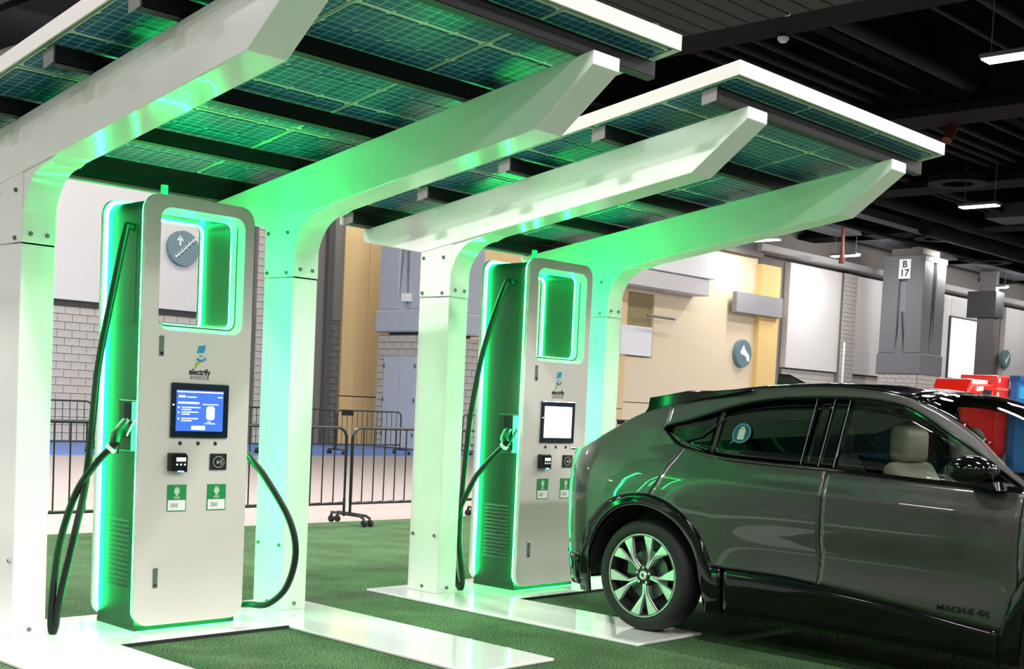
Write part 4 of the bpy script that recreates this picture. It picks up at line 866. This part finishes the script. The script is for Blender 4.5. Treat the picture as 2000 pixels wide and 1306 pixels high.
# ================================================================ BARRIERS
def barrier(x, y, rz, lab, group, plate=False):
    T = empty('crowd_barrier', (x, y, 0.0 if y < 5 else -0.013), lab, 'barrier', rz, group)
    w, h, z0, r = 2.13, 1.13, 0.245, 0.12
    pts = [(0, 0, z0)] + [(0, 0, h - r - 0.02)] + [(r - r * math.cos(a), 0, h - 0.02 - r + r * math.sin(a)) for a in [k * PI / 2 / 6 for k in range(7)]]
    pts += [(w - x_, 0, z_) for (x_, _, z_) in pts[::-1]]
    pts += [(0, 0, z0)]
    MB().tube(pts, 0.019, 8).build('frame', HOUSE, T, smooth=True)
    n = 13
    for k in range(1, n):
        bx = w * k / n
        zt = h - 0.02
        MB().tube([(bx, 0, z0), (bx, 0, zt)], 0.0085, 6).build('bar', HOUSE, T)
    for s in (0.0, w):
        MB().tube([(s, 0, 0.10), (s, 0, z0 + 0.06)], 0.016, 8).build('foot_post', HOUSE, T)
        f = MB().tube([(s + 0.06, -0.30, 0.085), (s + 0.03, -0.26, 0.12), (s, -0.1, 0.125), (s, 0.1, 0.125), (s + 0.03, 0.26, 0.12), (s + 0.06, 0.30, 0.085)], 0.016, 8).build('foot', HOUSE, T, smooth=True)
        for yy in (-0.30, 0.30):
            MB().lathe([(-0.02, 0.001), (-0.02, 0.036), (-0.014, 0.04), (0.014, 0.04), (0.02, 0.036), (0.02, 0.001)], (s + 0.06, yy, 0.04), ax=0, n=14).build('caster', TYRE, f, smooth=True)
    if plate: MB().box(0.12, 0.50, -0.03, -0.02, h - 0.15, h - 0.03).build('plate', BLACK, T)
    return T
FR = 'crowd barriers in the front row at the turf edge'; BR = 'crowd barriers in the back row by the wall'
for i, (x, lb) in enumerate(((-5.6, ''), (-3.4, ''), (-1.2, ''), (1.0, 'front row barrier seen left of the nearer charger at the turf edge'), (3.2, 'front row barrier ending between the near and middle columns'), (5.42, 'front row barrier starting right of the wheeled feet between the columns'), (7.62, 'front row barrier crossing behind the left column of the farther canopy'))):
    if lb: barrier(x, 4.65, 0, lb, FR)
    
bx0 = 16.32 - 2.2 * 4
for k in range(10):
    if k in (5, 7, 8): continue
    x = bx0 + 2.2 * k
    lb = {0: 'back row barrier with rounded end left of the nearer charger', 1: 'back row barrier with black plate behind the nearer charger', 2: 'back row barrier behind the nearer charger screen, ending at the green column', 6: 'back row barrier seen between the far left column and the farther charger', 9: 'back row barrier with black plate peeking out above the car tail', 3: 'back row barrier ending left of the yellow wall foot', 4: 'back row barrier with black plate before the yellow wall'}.get(k, 'black back row barrier standing near the block wall, partly hidden')
    barrier(x, 18.7, 0, lb, BR, k in (1, 4, 9))

# ================================================================ RED VEHICLE AND BLUE BOX
rv = empty('red_vehicle', (30.9, 9.0, 0), 'red utility vehicle with round lamps and dark window behind the car roof', 'vehicle', 0)
MB().prism([(0.0, 0.5), (4.9, 0.5), (4.9, 2.72), (1.0, 2.62), (0.35, 2.36), (0.05, 2.2)], 1, 0, 1.9).build('body', REDM, rv, bevel=0.05, seg=2)
MB().box(3.35, 4.75, -0.12, 1.8, 0.6, 2.95).build('cab', REDM, rv, bevel=0.06, seg=2)
MB().box(3.3, 4.8, -0.14, 1.8, 2.52, 2.58).build('cab_stripe', mat('pale_red_stripe', rgb=(236, 120, 96)), rv)
MB().box(2.02, 2.85, -0.08, 0.0, 2.12, 2.5).build('side_window', mat('dark_window', rgb=(48, 46, 44), rough=0.2), rv, bevel=0.02, seg=1)
MB().prism([(0.35, 2.3), (0.75, 2.75), (0.95, 2.75), (0.8, 2.4)], 1, 0.1, 1.8).build('roof_bracket', REDM, rv)
MB().box(0.95, 3.2, 0.3, 1.7, 2.62, 2.78).build('roof_rack', mat('pale_rack', rgb=(206, 204, 202)), rv, bevel=0.02, seg=1)
for (x, z) in ((0.32, 2.27), (1.35, 2.50), (1.6, 2.51), (1.85, 2.52), (3.4, 2.38), (3.5, 2.80)):
    MB().lathe([(0, 0.001), (-0.04, 0.06), (0, 0.075)], (x, -0.02 if x < 3.3 else -0.13, z), ax=1, n=16).build('round_lamp', CREAM, rv, smooth=True)
for x in (1.0, 3.9): MB().lathe([(-0.1, 0.001), (-0.1, 0.3), (-0.08, 0.36), (0.12, 0.36), (0.15, 0.3), (0.15, 0.001)], (x, 0.05, 0.36), ax=1, n=24).build('wheel', TYRE, rv, smooth=True)
rv.scale = (0.60, 0.6, 1.0)
bb = empty('blue_booth', (33.62, 8.6, 0), 'blue display booth panel at the right edge beside the red vehicle', 'booth', 0)
MB().box(0, 4.5, 0, 0.25, 0, 2.95).build('body', BLUEM, bb, bevel=0.03, seg=2)
MB().box(0.05, 4.5, -0.02, 0, 2.3, 2.65).build('light_band', mat('pale_blue_band', rgb=(20, 140, 190)), bb)
MB().box(-0.02, 4.5, -0.03, 0.27, 2.80, 2.97).build('top_band', mat('deep_blue_band', rgb=(6, 72, 130)), bb)
